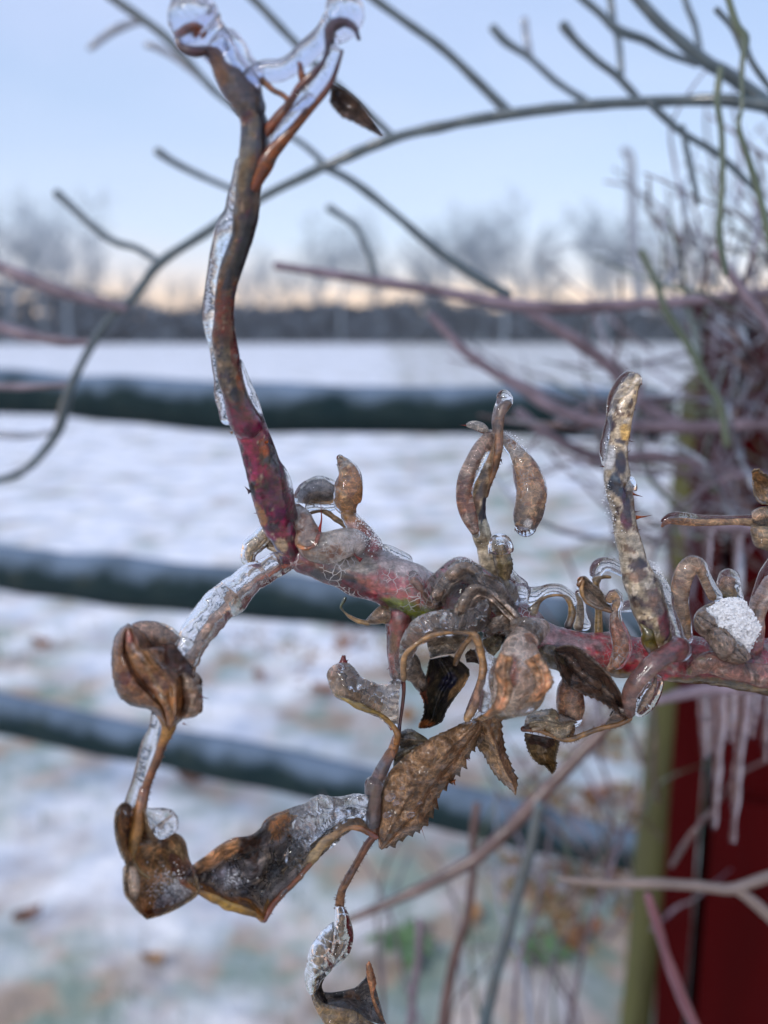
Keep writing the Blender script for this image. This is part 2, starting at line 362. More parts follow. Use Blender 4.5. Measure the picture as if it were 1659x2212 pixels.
def sheet(name, reg, A, B, dA=0, dB=0, bulge=0, rim=0, wr=.5, ser=0, nser=14, sersides=(1, 1), c1=BRN, c2=TAN, c3=DBR, vein=(.30, .20, .11), frost=0, folds=(), nu=110, nv=30, seed=0, parent=None, ice=None, tf=.35, tb=.12, grow=.02, icemat='ice', spots=(), thick=.00012, wf=160, side_b=1.0, lump=.22, icepart=(0, 1), m=None, noleaf=False):
    f3 = lambda q, d: (q[0], q[1], q[2] if len(q) > 2 else d)
    a = resample([f3(q, dA) for q in A], nu); b = resample([f3(q, dB) for q in B], nu)
    k = REG[reg][2]
    G = []
    def surf(i, v):
        u = i/nu; pa, pb = a[i], b[i]
        x = lerp(pa[0], pb[0], v); y = lerp(pa[1], pb[1], v); z = lerp(pa[2], pb[2], v)
        env = min(1, math.dist(pa[:2], pb[:2])*k/30)
        w_ = abs(2*v-1)
        z += env*(bulge*math.sin(math.pi*min(max(v, 0), 1))+rim*w_**5)
        for v0, wd, am in folds: z += env*am*math.exp(-((v-v0-.05*math.sin(u*9+seed))/wd)**2)
        p = Vector((x*k*.1, y*k*.1, seed*3.3))
        z += env*wr*(2.4*noise.noise(p*.24)+.9*noise.noise(p*.62)+.22*noise.noise(p*1.5))
        return Q(reg, x, y, z), (x, y)
    V = []; cols = []
    for i in range(nu+1):
        u = i/nu
        for j in range(nv+1):
            v = j/nv
            vv = v
            if ser and j in (0, nv):
                sd = sersides[0] if j == 0 else sersides[1]
                wd = max(math.dist(a[i][:2], b[i][:2]), 1)
                fr = (u*nser+.3*noise.noise(Vector((u*9, seed, 0)))) % 1
                tooth = fr**1.6*(0.6+.6*noise.noise(Vector((int(u*nser)*1.7, seed, 3))))
                off = sd*ser*tooth/wd if wd > ser else 0
                vv = v-off if j == 0 else v+off
            p, (x, y) = surf(i, vv)
            V.append(p)
            n1 = nz3(p, 260, seed); n2 = nz3(p, 700, seed+5)
            c = tuple(lerp(x1, x2, min(max(.5+1.3*n1+.5*n2, 0), 1)) for x1, x2 in zip(c1, c2))
            t = min(max((nz3(p, 170, seed+9)+.3*n2-.12)/.15, 0), 1); c = tuple(lerp(x1, x2, t*.6) for x1, x2 in zip(c, c3))
            vd = abs(v-.5); s = (u*9+vd*5) % 1
            tv = max(1-vd/.035, 0)*.9+max(0, 1-abs(s-.5)/.09)*.45
            s2 = (u*31-vd*13) % 1; tv += max(0, 1-abs(s2-.5)/.2)*.18
            c = tuple(lerp(x1, x2, min(tv, 1)) for x1, x2 in zip(c, vein))
            ed = min(v, 1-v)
            if ed < .06: c = tuple(q*.55 for q in c)
            for su, sv, ru, rv, cb in spots:
                d = ((u-su)/ru)**2+((v-sv)/rv)**2+.9*n1+.5*n2
                t = min(max((1.1-d)/.4, 0), 1)
                if t: c = tuple(lerp(x1, x2, t) for x1, x2 in zip(c, cb))
            cols.append(c)
    W_ = nv+1
    # normals
    NV = []
    for i in range(nu+1):
        for j in range(W_):
            du = V[min(i+1, nu)*W_+j]-V[max(i-1, 0)*W_+j]; dv = V[i*W_+min(j+1, nv)]-V[i*W_+max(j-1, 0)]
            nn_ = du.cross(dv)
            if nn_.length < 1e-14: nn_ = Vector(NV[-1]) if NV else CAM-V[0]
            nn_.normalize()
            if nn_.dot(CAM-V[i*W_+j]) < 0: nn_ = -nn_
            NV.append(nn_)
    V2 = [p+q*thick for p, q in zip(V, NV)]+[p-q*thick for p, q in zip(V, NV)]
    Fc = []; o2 = len(V)
    for i in range(nu):
        for j in range(nv):
            q = (i*W_+j, i*W_+j+1, (i+1)*W_+j+1, (i+1)*W_+j)
            Fc.append(q); Fc.append(tuple(x+o2 for x in reversed(q)))
    def rimf(path):
        for p, q in zip(path, path[1:]): Fc.append((p, q, q+o2, p+o2))
    rimf([i*W_ for i in range(nu+1)]); rimf([i*W_+nv for i in range(nu, -1, -1)])
    rimf([nu*W_+j for j in range(nv+1)]); rimf([j for j in range(nv, -1, -1)])
    o = parent if noleaf else mesh(name, V2, Fc, m or M['leaf'], parent, cols*2)
    if ice:
        gv = 26
        T = []; Bk = []
        i0, i1 = int(icepart[0]*nu), int(icepart[1]*nu); gu = i1-i0
        for ii in range(gu+1):
            u = ii/gu; i = min(max(int(lerp(i0, i1, u)), 0), nu)
            eu = max(0, 1-abs(2*u-1)**8)**.5
            rt, rb = [], []
            for jj in range(gv+1):
                v = .5-.5*math.cos(math.pi*jj/gv); vx = .5+(v-.5)*(1+2*grow)
                j = min(max(int(round(v*nv)), 0), nv)
                p, _ = surf(i, vx); q = NV[i*W_+min(max(j, 2), nv-2)]
                ev = max(0, 1-abs(2*v-1)**4)**.5
                lm = 1+lump*(1.6*nz3(p, 180, seed+2)+.8*nz3(p, 420, seed+4))
                rt.append(p+q*(tf/1000*ev*eu*max(lm, .25)+.00020*ev+.00002)); rb.append(p-q*(tb/1000*ev*eu*max(lm, .3)+.00018*ev+.00002))
            T.append(rt); Bk.append(rb)
        IV = []
        for rt, rb in zip(T, Bk):
            IV += rt+rb[-2:0:-1]
        n_ = 2*gv; IF = []
        for ii in range(gu):
            for jj in range(n_):
                x1 = ii*n_+jj; x2 = ii*n_+(jj+1) % n_
                IF.append((x1, x2, x2+n_, x1+n_))
        IF.append(tuple(range(n_-1, -1, -1))); IF.append(tuple(gu*n_+x for x in range(n_)))
        oi = mesh('ice_coat', IV, IF, M[icemat], o)
        if noleaf: return oi
    return o

def thorn(reg, x0, y0, x1, y1, r, dz, parent, name='thorn', col=(.25, .05, .02), bend=0):
    mx_, my_ = (x0+x1)/2, (y0+y1)/2
    dx, dy = x1-x0, y1-y0
    pts = [(x0, y0, r, dz), (x0+dx*.3-dy*bend*.3, y0+dy*.3+dx*bend*.3, r*.45, dz), (mx_-dy*bend*.5, my_+dx*bend*.5, r*.28, dz), (x1, y1, r*.05, dz)]
    return tube(name, reg, pts, M['thorn'], parent, sides=8, nstep=8, round0=False, round1=False, colf=lambda u, s, p: tuple(lerp(a, b, u) for a, b in zip(col, (.06, .02, .02))))

def hairs(reg, pts, n, ln, parent, side=0, dz=0, seed=1, name='prickly_hairs', col=(.16, .07, .03), r=3.2):
    """many fine prickles along a stalk, one surface"""
    rnd = random.Random(seed); S = resample([(q[0], q[1], q[2], q[3] if len(q) > 3 else dz) for q in pts], 60)
    V = []; Fc = []; cols = []
    for i in range(n):
        t = rnd.random()*59; j = int(t); a = S[j]; b = S[j+1]
        tx, ty = b[0]-a[0], b[1]-a[1]; l = math.hypot(tx, ty) or 1; nx, ny = -ty/l, tx/l
        sd = side or rnd.choice((-1, 1)); rr = a[2]*.9
        bx, by = a[0]+nx*rr*sd, a[1]+ny*rr*sd; z = a[3]+rnd.uniform(-.6, .2)
        h = ln*rnd.uniform(.4, 1); ex, ey = bx+nx*h*sd+tx/l*h*rnd.uniform(-.6, .3), by+ny*h*sd+ty/l*h*rnd.uniform(-.6, .3)
        o = len(V); w0 = r*rnd.uniform(.6, 1.2)
        V += [Q(reg, bx+tx/l*w0, by+ty/l*w0, z), Q(reg, bx-tx/l*w0, by-ty/l*w0, z), Q(reg, bx, by, z-w0*.08), Q(reg, ex, ey, z)]
        Fc += [(o, o+1, o+3), (o+1, o+2, o+3), (o+2, o, o+3)]; cols += [col]*4
    return mesh(name, V, Fc, M['thorn'], parent, cols, smooth=False)

# ================================================================== THE SETTING
rnd = random.Random(5)
def ray(x, y):
    return (P(x, y, 1)-CAM)
def on_ground(x, y, z=0):
    r_ = ray(x, y); t = (z-CAMH)/r_.z; return CAM+r_*t
# snow-covered field, one sheet out to beyond the wood
def field():
    V = []; Fc = []
    ys = [-3, -1, 0, .4]
    y = .4
    while y < 12: y += .05+.012*y; ys.append(y)
    while y < 400: y *= 1.12; ys.append(y)
    nx = 110
    for i, yy in enumerate(ys):
        ww = 3+max(yy, 0)*1.3
        for j in range(nx+1):
            xx = lerp(-ww, ww, j/nx)
            z = .0
            if yy < 60: z += .012*noise.noise(Vector((xx*3, yy*3, 0)))+.02*noise.noise(Vector((xx*.8, yy*.8, 5)))
            z += .15*noise.noise(Vector((xx*.02, yy*.05, 2)))*min(1, max(0, yy-5)/30)
            V.append(Vector((xx, yy, z)))
    for i in range(len(ys)-1):
        for j in range(nx):
            a = i*(nx+1)+j; Fc.append((a, a+1, a+nx+2, a+nx+1))
    m, n, l, o = mat('snow_over_grass')
    p = pr(n, Roughness=.6, Specular_IOR_Level=.3)
    n1 = noise_n(n, l, 2.6, 5, rough=.62); n2 = noise_n(n, l, .9, 3); n3 = noise_n(n, l, 5.5, 3)
    g = ramp(n, l, n3.outputs[0], [(.3, (.18, .12, .07)), (.45, (.34, .23, .14)), (.53, (.18, .24, .17)), (.64, (.11, .20, .15)), (.78, (.24, .26, .17))])
    tcn = n.new('ShaderNodeTexCoord'); s = n.new('ShaderNodeSeparateXYZ'); l.new(tcn.outputs['Object'], s.inputs[0])
    ad = n.new('ShaderNodeMath'); ad.operation = 'MULTIPLY_ADD'; l.new(n2.outputs[0], ad.inputs[0]); ad.inputs[1].default_value = .6; l.new(n1.outputs[0], ad.inputs[2])
    far = n.new('ShaderNodeMapRange'); far.inputs[1].default_value = 1.2; far.inputs[2].default_value = 7; far.inputs[3].default_value = 0; far.inputs[4].default_value = -.14
    l.new(s.outputs[1], far.inputs[0])
    a2 = n.new('ShaderNodeMath'); a2.operation = 'ADD'; l.new(ad.outputs[0], a2.inputs[0]); l.new(far.outputs[0], a2.inputs[1])
    rt = n.new('ShaderNodeMapRange'); rt.inputs[1].default_value = -.3; rt.inputs[2].default_value = .7; rt.inputs[3].default_value = 0; rt.inputs[4].default_value = .12; l.new(s.outputs[0], rt.inputs[0])
    a3 = n.new('ShaderNodeMath'); a3.operation = 'ADD'; l.new(a2.outputs[0], a3.inputs[0]); l.new(rt.outputs[0], a3.inputs[1]); a2 = a3
    mr = n.new('ShaderNodeMapRange'); mr.inputs[1].default_value = .66; mr.inputs[2].default_value = .90; mr.inputs[4].default_value = .85
    l.new(a2.outputs[0], mr.inputs[0])
    mx = n.new('ShaderNodeMixRGB'); mott = noise_n(n, l, 4.2, 5, rough=.7); mtr = ramp(n, l, mott.outputs[0], [(.34, (.50, .56, .68)), (.48, (.72, .75, .84)), (.6, (.90, .90, .94))]); l.new(mtr.outputs[0], mx.inputs[1]); l.new(mr.outputs[0], mx.inputs[0]); l.new(g.outputs[0], mx.inputs[2])
    l.new(mx.outputs[0], p.inputs['Base Color'])
    nb = noise_n(n, l, 30, 4); bump(n, l, nb.outputs[0], p, .02, .6)
    l.new(p.outputs[0], o.inputs[0])
    f = mesh('ground', V, Fc, m, org=Vector((0, 0, 0))); tag(f, 'thin snow over short grass with green and brown patches showing', None, kind='structure')
field()

# grass tips and herbs poking through the snow
def grass():
    V = []; Fc = []; cols = []
    r_ = random.Random(3)
    for c in range(420):
        y = r_.uniform(.9, 5.5); x = r_.uniform(-.62, .55)*y
        if noise.noise(Vector((x*1.3, y*1.3, 8))) < .02 and r_.random() < .8: continue
        g = r_.choice([(.07, .13, .05), (.10, .16, .07), (.20, .16, .09), (.06, .14, .08)])
        for b in range(14):
            bx, by = x+r_.gauss(0, .03), y+r_.gauss(0, .03); h = r_.uniform(.02, .055); a = r_.uniform(0, 6.3); w_ = .0018
            o = len(V); d = Vector((math.cos(a), math.sin(a), 0))
            V += [Vector((bx, by, -.015))-d*w_, Vector((bx, by, -.015))+d*w_, Vector((bx, by, h))+Vector((-d.y, d.x, 0))*r_.uniform(-.03, .03)]
            Fc.append((o, o+1, o+2)); cols += [g]*3
    o = mesh('grass', V, Fc, col_mat('grass_blades', .5, vscale=20, bscale=50, vary=.2), org=Vector((0, 0, 0)), cols=cols, smooth=False)
    tag(o, 'short grass tips poking up through the thin snow', 'grass', kind='stuff')
grass()

# drift of dead leaves and stalks at the foot of the hedge
def litter():
    V = []; Fc = []; cols = []
    r_ = random.Random(17)
    for i in range(1500):
        if i % 3: x, y = r_.gauss(1260, 95), r_.uniform(1440, 2060)
        else: x, y = r_.gauss(930, 200), r_.gauss(1410, 28)
        p = on_ground(x, y, .006)
        if noise.noise(Vector((p.x*5, p.y*5, 3))) < -.12: continue
        c = r_.choice([(.30, .20, .12), (.22, .13, .08), (.38, .28, .18), (.26, .22, .10), (.20, .09, .05)]); s_ = r_.uniform(.008, .028)
        a = Vector((r_.gauss(0, 1), r_.gauss(0, 1), r_.gauss(0, .35))).normalized(); b = a.cross(Vector((r_.gauss(0, .4), r_.gauss(0, .4), 1))).normalized(); o = len(V)
        V += [p-a*s_, p-b*s_*.45+Vector((0, 0, .006)), p+a*s_, p+b*s_*.45+Vector((0, 0, .006))]; Fc.append((o, o+1, o+2, o+3)); cols += [c]*4
    o = mesh('leaf_litter', V, Fc, col_mat('litter_pieces', .7, vscale=20, bscale=50, vary=.3), org=Vector((0, 0, 0)), cols=cols, smooth=False)
    tag(o, 'drift of small dead leaf scraps on the snow beside the post', 'leaf litter', kind='stuff')
litter()
# fallen leaves and low green plants on the snow
LEAFC = [(.22, .10, .05), (.28, .16, .08), (.16, .07, .04)]
mlit = [ramp_mat('litter_leaf_%d' % i, [(.3, c), (.7, tuple(q*1.5 for q in c))], 40, .6) for i, c in enumerate(LEAFC)]
def ground_leaf(x, y, s, i):
    p = on_ground(x, y, .012); V = []; Fc = []; a0 = rnd.uniform(0, 6.3)
    nu, nv = 10, 6
    for a in range(nu+1):
        u = a/nu; wd = math.sin(math.pi*u**.8)*.5*s*.62
        for b in range(nv+1):
            v = b/nv*2-1
            q = Vector(((u-.5)*s, v*wd, .25*s*abs(v)**1.5+.18*s*(2*u-1)**2+.004))
            q.rotate(Matrix.Rotation(a0, 3, 'Z')); V.append(p+q)
    for a in range(nu):
        for b in range(nv):
            k = a*(nv+1)+b; Fc.append((k, k+1, k+nv+2, k+nv+1))
    V2 = V+[q-Vector((0, 0, .0012)) for q in V]; o2 = len(V); Fc += [tuple(x+o2 for x in reversed(f)) for f in Fc]
    o = mesh('fallen_leaf', V2, Fc, mlit[i % 3], org=p.copy())
    return o
FL = [(742, 1402, .10, 'brown fallen leaf on the snow just below the middle rail'), (1010, 1395, .10, 'reddish brown fallen leaf below the middle rail behind the curled leaves'),
      (560, 1470, .07, 'small brown fallen leaf left of the curled ice-coated leaf tip'), (90, 1400, .09, 'brown leaf lying on snow at the far left between two rails'),
      (1022, 1990, .06, 'tan round fallen leaf on snow between the upright canes'), (410, 1690, .09, 'brown fallen leaf on snow under the lowest rail'),
      (1290, 1730, .09, 'brown fallen leaf on snow above the right end of the lowest rail'), (330, 2085, .05, 'dark purplish fallen leaf on snow at the lower left'),
      (1235, 1575, .10, 'brown fallen leaf on snow behind the thorny stalk'), (1275, 2020, .06, 'russet fallen leaf on snow beside the green post'),
      (1345, 1990, .05, 'rust orange fallen leaf at the foot of the green post'), (60, 1990, .06, 'brown fallen leaf on snow near the left edge'),
      (700, 1500, .09, 'tan fallen leaf on snow left of the small curled leaf'), (880, 1560, .09, 'pale brown fallen leaf on snow behind the hanging dark leaf')]
for i, (x, y, s, lb) in enumerate(FL): tag(ground_leaf(x, y, s, i), lb, 'leaf', 'fallen leaves on the snow')

mgreen = ramp_mat('green_herb_leaf', [(.3, (.06, .13, .05)), (.7, (.13, .23, .10))], 50, .5)
def herb(x, y, s, n, lb):
    p = on_ground(x, y, 0); t = thing('low_plant', lb, 'plant', p, 'low green plants in the snow')
    for k in range(n):
        a = k/n*6.283+rnd.uniform(-.3, .3); ln = s*rnd.uniform(.7, 1.1); V = []; Fc = []
        d = Vector((math.cos(a), math.sin(a), 0)); e = Vector((-d.y, d.x, 0))
        for q in range(8):
            u = q/7; c = p+d*ln*u+Vector((0, 0, .02+ln*(.9*u-.75*u*u))); w_ = ln*.22*math.sin(math.pi*min(u*.92+.05, 1))
            V += [c-e*w_, c+Vector((0, 0, -.004)), c+e*w_]
        for q in range(7):
            o = q*3; Fc += [(o, o+1, o+4, o+3), (o+1, o+2, o+5, o+4)]
        mesh('leaf', V, Fc, mgreen, t)
herb(868, 2065, .075, 11, 'bright green low plant right of the hanging twisted leaf')
herb(1165, 2085, .065, 9, 'dull green low plant between the upright canes and the post')

# ---- rail fence with a mossy post
PX = P(1408, 1600, 1.36); fd = Vector((-.914, .407, 0)); fn = Vector((.407, .914, 0))
def on_fence(x, y):
    r_ = ray(x, y); t = (PX-CAM).dot(fn)/r_.dot(fn); return CAM+r_*t
mlog = ramp_mat('dark_mossy_log', [(.3, (.008, .022, .028)), (.6, (.018, .034, .038)), (.8, (.04, .05, .045))], 14, .9, .12, bdist=.01, bscale=60, top=(1.12, (.15, .21, .30), 11))
mpost = ramp_mat('green_algae_post', [(.3, (.055, .055, .025)), (.55, (.10, .105, .035)), (.75, (.11, .10, .07))], 9, .85, bdist=.01, bscale=50, sc=(1, 1, .25))
fen = thing('rail_fence', 'dark round-log rail fence dusted with snow, running left from a green post', 'fence', Vector((PX.x, PX.y, 0)))
def log(a, b, ra, rb, seed, name='rail', mm_=None):
    pts = []
    for i in range(9):
        t = i/8; c = a.lerp(b, t); pts.append((c.x, c.y, c.z+.006*math.sin(t*7+seed), lerp(ra, rb, t)*(1+.05*math.sin(t*11+seed*2))))
    V, Fc, _ = tube_geo(pts, sides=24, nstep=60, amp=.10, nscale=6, seed=seed)
    return mesh(name, V, Fc, mm_ or mlog, fen)
for (xa, ya, xb, yb, r0, r1, sd) in ((-160, 845, 1396, 905, .047, .040, 1), (-200, 1200, 1396, 1375, .050, .044, 2), (-200, 1492, 1396, 1842, .046, .036, 3)):
    a = on_fence(xa, ya); b = on_fence(xb, yb)
    log(a, b, r0, r1, sd)
p0_ = P(1398, 1900, 1.33); pp = Vector((p0_.x, p0_.y, 0))
log(pp+Vector((-.015, 0, -.2)), pp+Vector((.03, .0, 1.12)), .026, .026, 7, 'post', mpost)

# ---- red boarded shed at the right
mred = ramp_mat('red_painted_board', [(.3, (.022, .0004, .0008)), (.6, (.048, .0008, .0015)), (.8, (.085, .002, .003))], 8, .9, .08, bdist=.004, bscale=60, sc=(1, 1, .15))
mdark = ramp_mat('dark_gap', [(.3, (.004, .002, .003)), (.7, (.010, .005, .006))], 8, .95, 0.0)
def boxm(name, c0, ex, ey, ez, m, parent, bev=.002):
    """a box from corner c0 along three edge vectors, edges slightly bevelled"""
    V = [c0+ex*i+ey*j+ez*k for i in (0, 1) for j in (0, 1) for k in (0, 1)]
    Fc = [(0, 1, 3, 2), (4, 6, 7, 5), (0, 4, 5, 1), (2, 3, 7, 6), (0, 2, 6, 4), (1, 5, 7, 3)]
    o = mesh(name, V, Fc, m, parent, smooth=False)
    bm = o.modifiers.new('bevel', 'BEVEL'); bm.width = bev; bm.segments = 2
    return o
sc0 = P(1434, 1900, 1.02); base = Vector((sc0.x, sc0.y, 0))
shed = thing('red_shed', 'dark red boarded shed behind the iced canes at the right edge', 'shed', base)
wx = Vector((.935, -.354, 0)).normalized(); wy = Vector((-wx.y, wx.x, 0)); up = Vector((0, 0, 1))
boxm('corner_board', base+Vector((0, 0, -.1)), wx*.034, wy*.03, up*1.31, mred, shed)
x_ = .046
for k, wd in enumerate((.115, .12, .10, .12, .11, .12, .12)):
    boxm('board', base+wx*x_+wy*.012+Vector((0, 0, -.1)), wx*wd, wy*.02, up*1.31, mred, shed)
    x_ += wd+.004
boxm('back_wall', base+wx*.036+wy*.045+Vector((0, 0, -.1)), wx*.9, wy*.02, up*1.31, mdark, shed)
boxm('side_wall', base+wy*.032+wx*.004+Vector((0, 0, -.1)), wx*.02, wy*.8, up*1.31, mred, shed)
boxm('cross_board', base+wx*.048-wy*.010+Vector((0, 0, .60)), wx*.8, wy*.02, up*.10, mred, shed)
boxm('cap_board', base-wx*.01-wy*.01+Vector((0, 0, 1.213)), wx*.86, wy*.1, up*.02, mred, shed)

# ---- far wood: a dark hedge mass and bare trees above it
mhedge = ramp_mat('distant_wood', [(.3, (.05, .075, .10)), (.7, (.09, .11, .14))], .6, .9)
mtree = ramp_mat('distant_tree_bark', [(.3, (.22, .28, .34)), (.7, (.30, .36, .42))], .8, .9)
def hedge():
    r_ = random.Random(9); V = []; Fc = []
    for i in range(9000):
        x = r_.uniform(-95, 95); y = r_.uniform(118, 130)
        h = 5.0+1.3*noise.noise(Vector((x*.09, 0, 3)))*2+.9*noise.noise(Vector((x*.35, 0, 6)))+(2.8 if x < -32 else 0)*min(1, (-32-x)/12 if x < -32 else 0)
        z = r_.uniform(0, max(h, .8))
        s = r_.uniform(.6, 1.3)*(1 if z > 3 else 1.6); o = len(V)
        a = Vector((r_.gauss(0, 1), r_.gauss(0, 1), r_.gauss(0, 1))).normalized(); b = a.orthogonal().normalized(); c = a.cross(b)
        p = Vector((x, y, z)); V += [p+b*s, p-b*s*.5+c*s*.8, p-b*s*.5-c*s*.8]; Fc.append((o, o+1, o+2))
    o = mesh('distant_hedge', V, Fc, mhedge, org=Vector((0, 120, 0)), smooth=False)
    tag(o, 'dark mass of far-off scrub and hedge along the end of the field', 'hedge', kind='stuff')
hedge()
def tree_meshes(seed, H):
    r_ = random.Random(seed); segs = []
    def grow(p, d, ln, rad, lv):
        n = 3; q = p
        for i in range(n):
            d2 = (d+Vector((r_.gauss(0, .12), r_.gauss(0, .12), .06))).normalized(); e = q+d2*ln/n
            segs.append((q, e, rad*(1-i/n*.35), rad*(1-(i+1)/n*.35), lv)); q = e; d = d2
            if lv < 4:
                for _ in range(2 if lv else 3):
                    ax = Vector((r_.gauss(0, 1), r_.gauss(0, 1), r_.gauss(0, .3))).normalized()
                    nd = (d*1.0+ax*(.75 if lv < 2 else .9)).normalized()
                    if lv == 0 and i == 0 and r_.random() < .7: continue
                    if lv >= 2 and r_.random() < .48: continue
                    grow(q, nd, ln*r_.uniform(.5, .7), rad*.45, lv+1)
    grow(Vector((0, 0, 0)), Vector((0, 0, 1)), H*.55, H*.016, 0)
    parts = {}
    for key, cond in (('trunk', lambda l_: l_ == 0), ('crown', lambda l_: l_ > 0)):
        V = []; Fc = []
        for a, b, r0, r1, lv in segs:
            if not cond(lv): continue
            t = (b-a).normalized(); e = t.orthogonal().normalized(); f = t.cross(e); o = len(V); s = 6 if lv == 0 else 3
            r0 = max(r0, .024); r1 = max(r1, .02)
            for c, rr in ((a, r0), (b, r1)):
                for k in range(s):
                    an = 2*math.pi*k/s; V.append(c+(e*math.cos(an)+f*math.sin(an))*rr)
            for k in range(s): Fc.append((o+k, o+(k+1) % s, o+s+(k+1) % s, o+s+k))
        me = bpy.data.meshes.new(key); me.from_pydata([tuple(v) for v in V], [], Fc); me.materials.append(mtree); parts[key] = me
    return parts
TM = [tree_meshes(20+i, 10) for i in range(5)]
# (x in frame, top y, distance, label)
TREES = [(20, 505, 112, 'tall bare tree at the far left of the distant treeline'), (100, 490, 116, 'bare tree second from the left in the distant treeline'), (150, 482, 112, 'broad bare tree rising left of the arching twig'),
         (205, 560, 120, 'low bare tree at the right end of the left-hand clump'), (545, 575, 118, 'small bare tree just right of the upright iced shoot'), (600, 585, 122, 'small bare tree behind the tip of the level twig'),
         (680, 525, 118, 'thin bare tree left of the short hooked twig'), (735, 515, 116, 'bare tree behind the short hooked twig'), (800, 560, 121, 'small bare tree right of the short hooked twig'), (905, 540, 120, 'thin bare tree left of the tall central clump'),
         (960, 520, 118, 'bare tree at the left of the tall clump in the middle right'), (1040, 500, 116, 'tall bare tree in the middle right clump'), (1090, 492, 113, 'tallest bare tree of the middle right clump'), (1150, 515, 117, 'bare tree on the right side of the middle right clump'),
         (1195, 560, 121, 'small bare tree ending the middle right clump'), (1265, 500, 117, 'bare tree left of the mauve tangle'), (1310, 495, 114, 'bare tree just left of the mauve tangle behind a pale upright twig'), (1370, 530, 117, 'bare tree seen through the edge of the mauve tangle'),
         (1450, 540, 118, 'bare tree seen through the mauve tangle'), (300, 600, 121, 'very low bare tree beyond the arching twig'), (400, 610, 122, 'very low bare tree left of the upright iced shoot')]
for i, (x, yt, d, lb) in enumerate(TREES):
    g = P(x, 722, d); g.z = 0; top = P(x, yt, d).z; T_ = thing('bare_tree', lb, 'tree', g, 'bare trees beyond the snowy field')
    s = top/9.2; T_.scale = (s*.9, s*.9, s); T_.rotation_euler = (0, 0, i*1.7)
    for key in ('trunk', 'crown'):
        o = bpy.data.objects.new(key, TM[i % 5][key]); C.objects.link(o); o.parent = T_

# ================================================================== OUT-OF-FOCUS BRANCHES
def twig(name, pts, m, parent=None, d=.45, sides=12, seed=0, knobs=.10, d1=None):
    """pts (x,y,r[,d]) in the full frame"""
    q = []
    n = len(pts)
    for i, a in enumerate(pts):
        dd = a[3] if len(a) > 3 else lerp(d, d1 if d1 else d, i/(n-1))
        p = P(a[0], a[1], dd); q.append((p.x, p.y, p.z, a[2]*.94/FX*dd))
    V, Fc, _ = tube_geo(q, sides=sides, nstep=max(12, n*6), amp=knobs, nscale=90, seed=seed)
    return mesh(name, V, Fc, m, parent)
bb = thing('arching_branch', 'blue-grey glazed branch arching across the top with many side twigs', 'branch', P(1659, 228, .42))
B_ = M['twig_blue']; Pp = M['twig_pale']
twig('main_limb', [(1760, 245, 19), (1659, 228, 17), (1560, 216, 14), (1480, 217, 13), (1350, 222, 12), (1220, 232, 12), (1100, 247, 13), (980, 268, 12), (850, 298, 12), (720, 352, 11), (650, 384, 11), (570, 424, 10), (500, 466, 11), (430, 512, 11), (345, 568, 11), (290, 640, 10), (235, 690, 10), (190, 760, 9), (155, 830, 10), (140, 880, 13), (125, 930, 11), (90, 980, 10), (50, 1018, 9), (0, 1036, 9), (-60, 1042, 8)], B_, bb, d=.40, d1=.56)
for pts, d, m_ in [
    ([(1100, 245, 12), (1030, 175, 11), (960, 108, 10), (880, 50, 10), (790, -15, 9)], .46, B_),
    ([(850, 297, 9), (800, 250, 9), (740, 195, 9), (690, 148, 9), (640, 95, 10), (590, 42, 10), (535, -15, 10)], .47, B_),
    ([(690, 355, 10), (750, 385, 10), (810, 428, 10), (875, 482, 10), (950, 545, 11), (1020, 592, 12), (1095, 636, 12)], .50, B_),
    ([(700, 352, 7), (655, 312, 7), (610, 285, 7), (540, 250, 9), (470, 202, 9), (420, 148, 9), (360, 82, 10), (306, 40, 11), (235, -10, 11)], .52, B_),
    ([(195, 103, 7), (225, 80, 9), (262, 58, 9), (310, 42, 8)], .70, Pp),
    ([(317, 97, 7), (345, 105, 9), (396, 137, 8), (475, 206, 7)], .60, Pp),
    ([(342, 328, 10), (378, 352, 9), (430, 378, 8), (493, 405, 7), (560, 432, 7)], .54, B_),
    ([(124, 418, 10), (150, 442, 9), (200, 488, 9), (248, 522, 9), (295, 536, 8), (345, 566, 8)], .55, B_),
    ([(712, 450, 9), (740, 468, 8), (770, 492, 8), (796, 545, 8), (814, 606, 9)], .62, B_),
    ([(1066, 62, 10), (1095, 92, 10), (1137, 119, 8), (1173, 151, 8), (1206, 180, 8), (1268, 220, 8)], .50, B_),
    ([(1133, 44, 8), (1137, 80, 8), (1144, 118, 8)], .56, Pp),
    ([(1218, 56, 11), (1249, 94, 10), (1292, 133, 9), (1335, 166, 9), (1385, 222, 9)], .46, B_),
    ([(1317, -10, 8), (1325, 47, 8), (1337, 95, 8), (1342, 160, 8)], .48, B_),
    ([(1405, 226, 9), (1458, 274, 9), (1494, 299, 8), (1548, 331, 8), (1595, 374, 8), (1644, 424, 8)], .42, B_),
    ([(1474, 275, 7), (1487, 342, 7), (1497, 385, 7), (1508, 438, 6)], .42, B_)]:
    twig('side_twig', pts, m_, bb, d=d, seed=int(pts[0][0]))
b2_ = thing('crossing_branch', 'dark blue-grey branch slanting down to the right edge at the top right', 'branch', P(1659, 230, .40))
twig('main_limb', [(1370, -12, 13), (1422, 47, 13), (1476, 94, 14), (1530, 137, 15), (1566, 156, 15), (1620, 196, 17), (1700, 262, 19)], B_, b2_, d=.41)
for pts, d in [([(1250, -10, 9), (1296, 29, 9), (1335, 65, 11), (1393, 86, 10), (1443, 115, 8), (1505, 138, 8)], .44), ([(1477, -10, 7), (1487, 20, 7), (1501, 54, 7), (1512, 108, 7)], .44)]:
    twig('side_twig', pts, B_, b2_, d=d, seed=int(pts[0][0]))
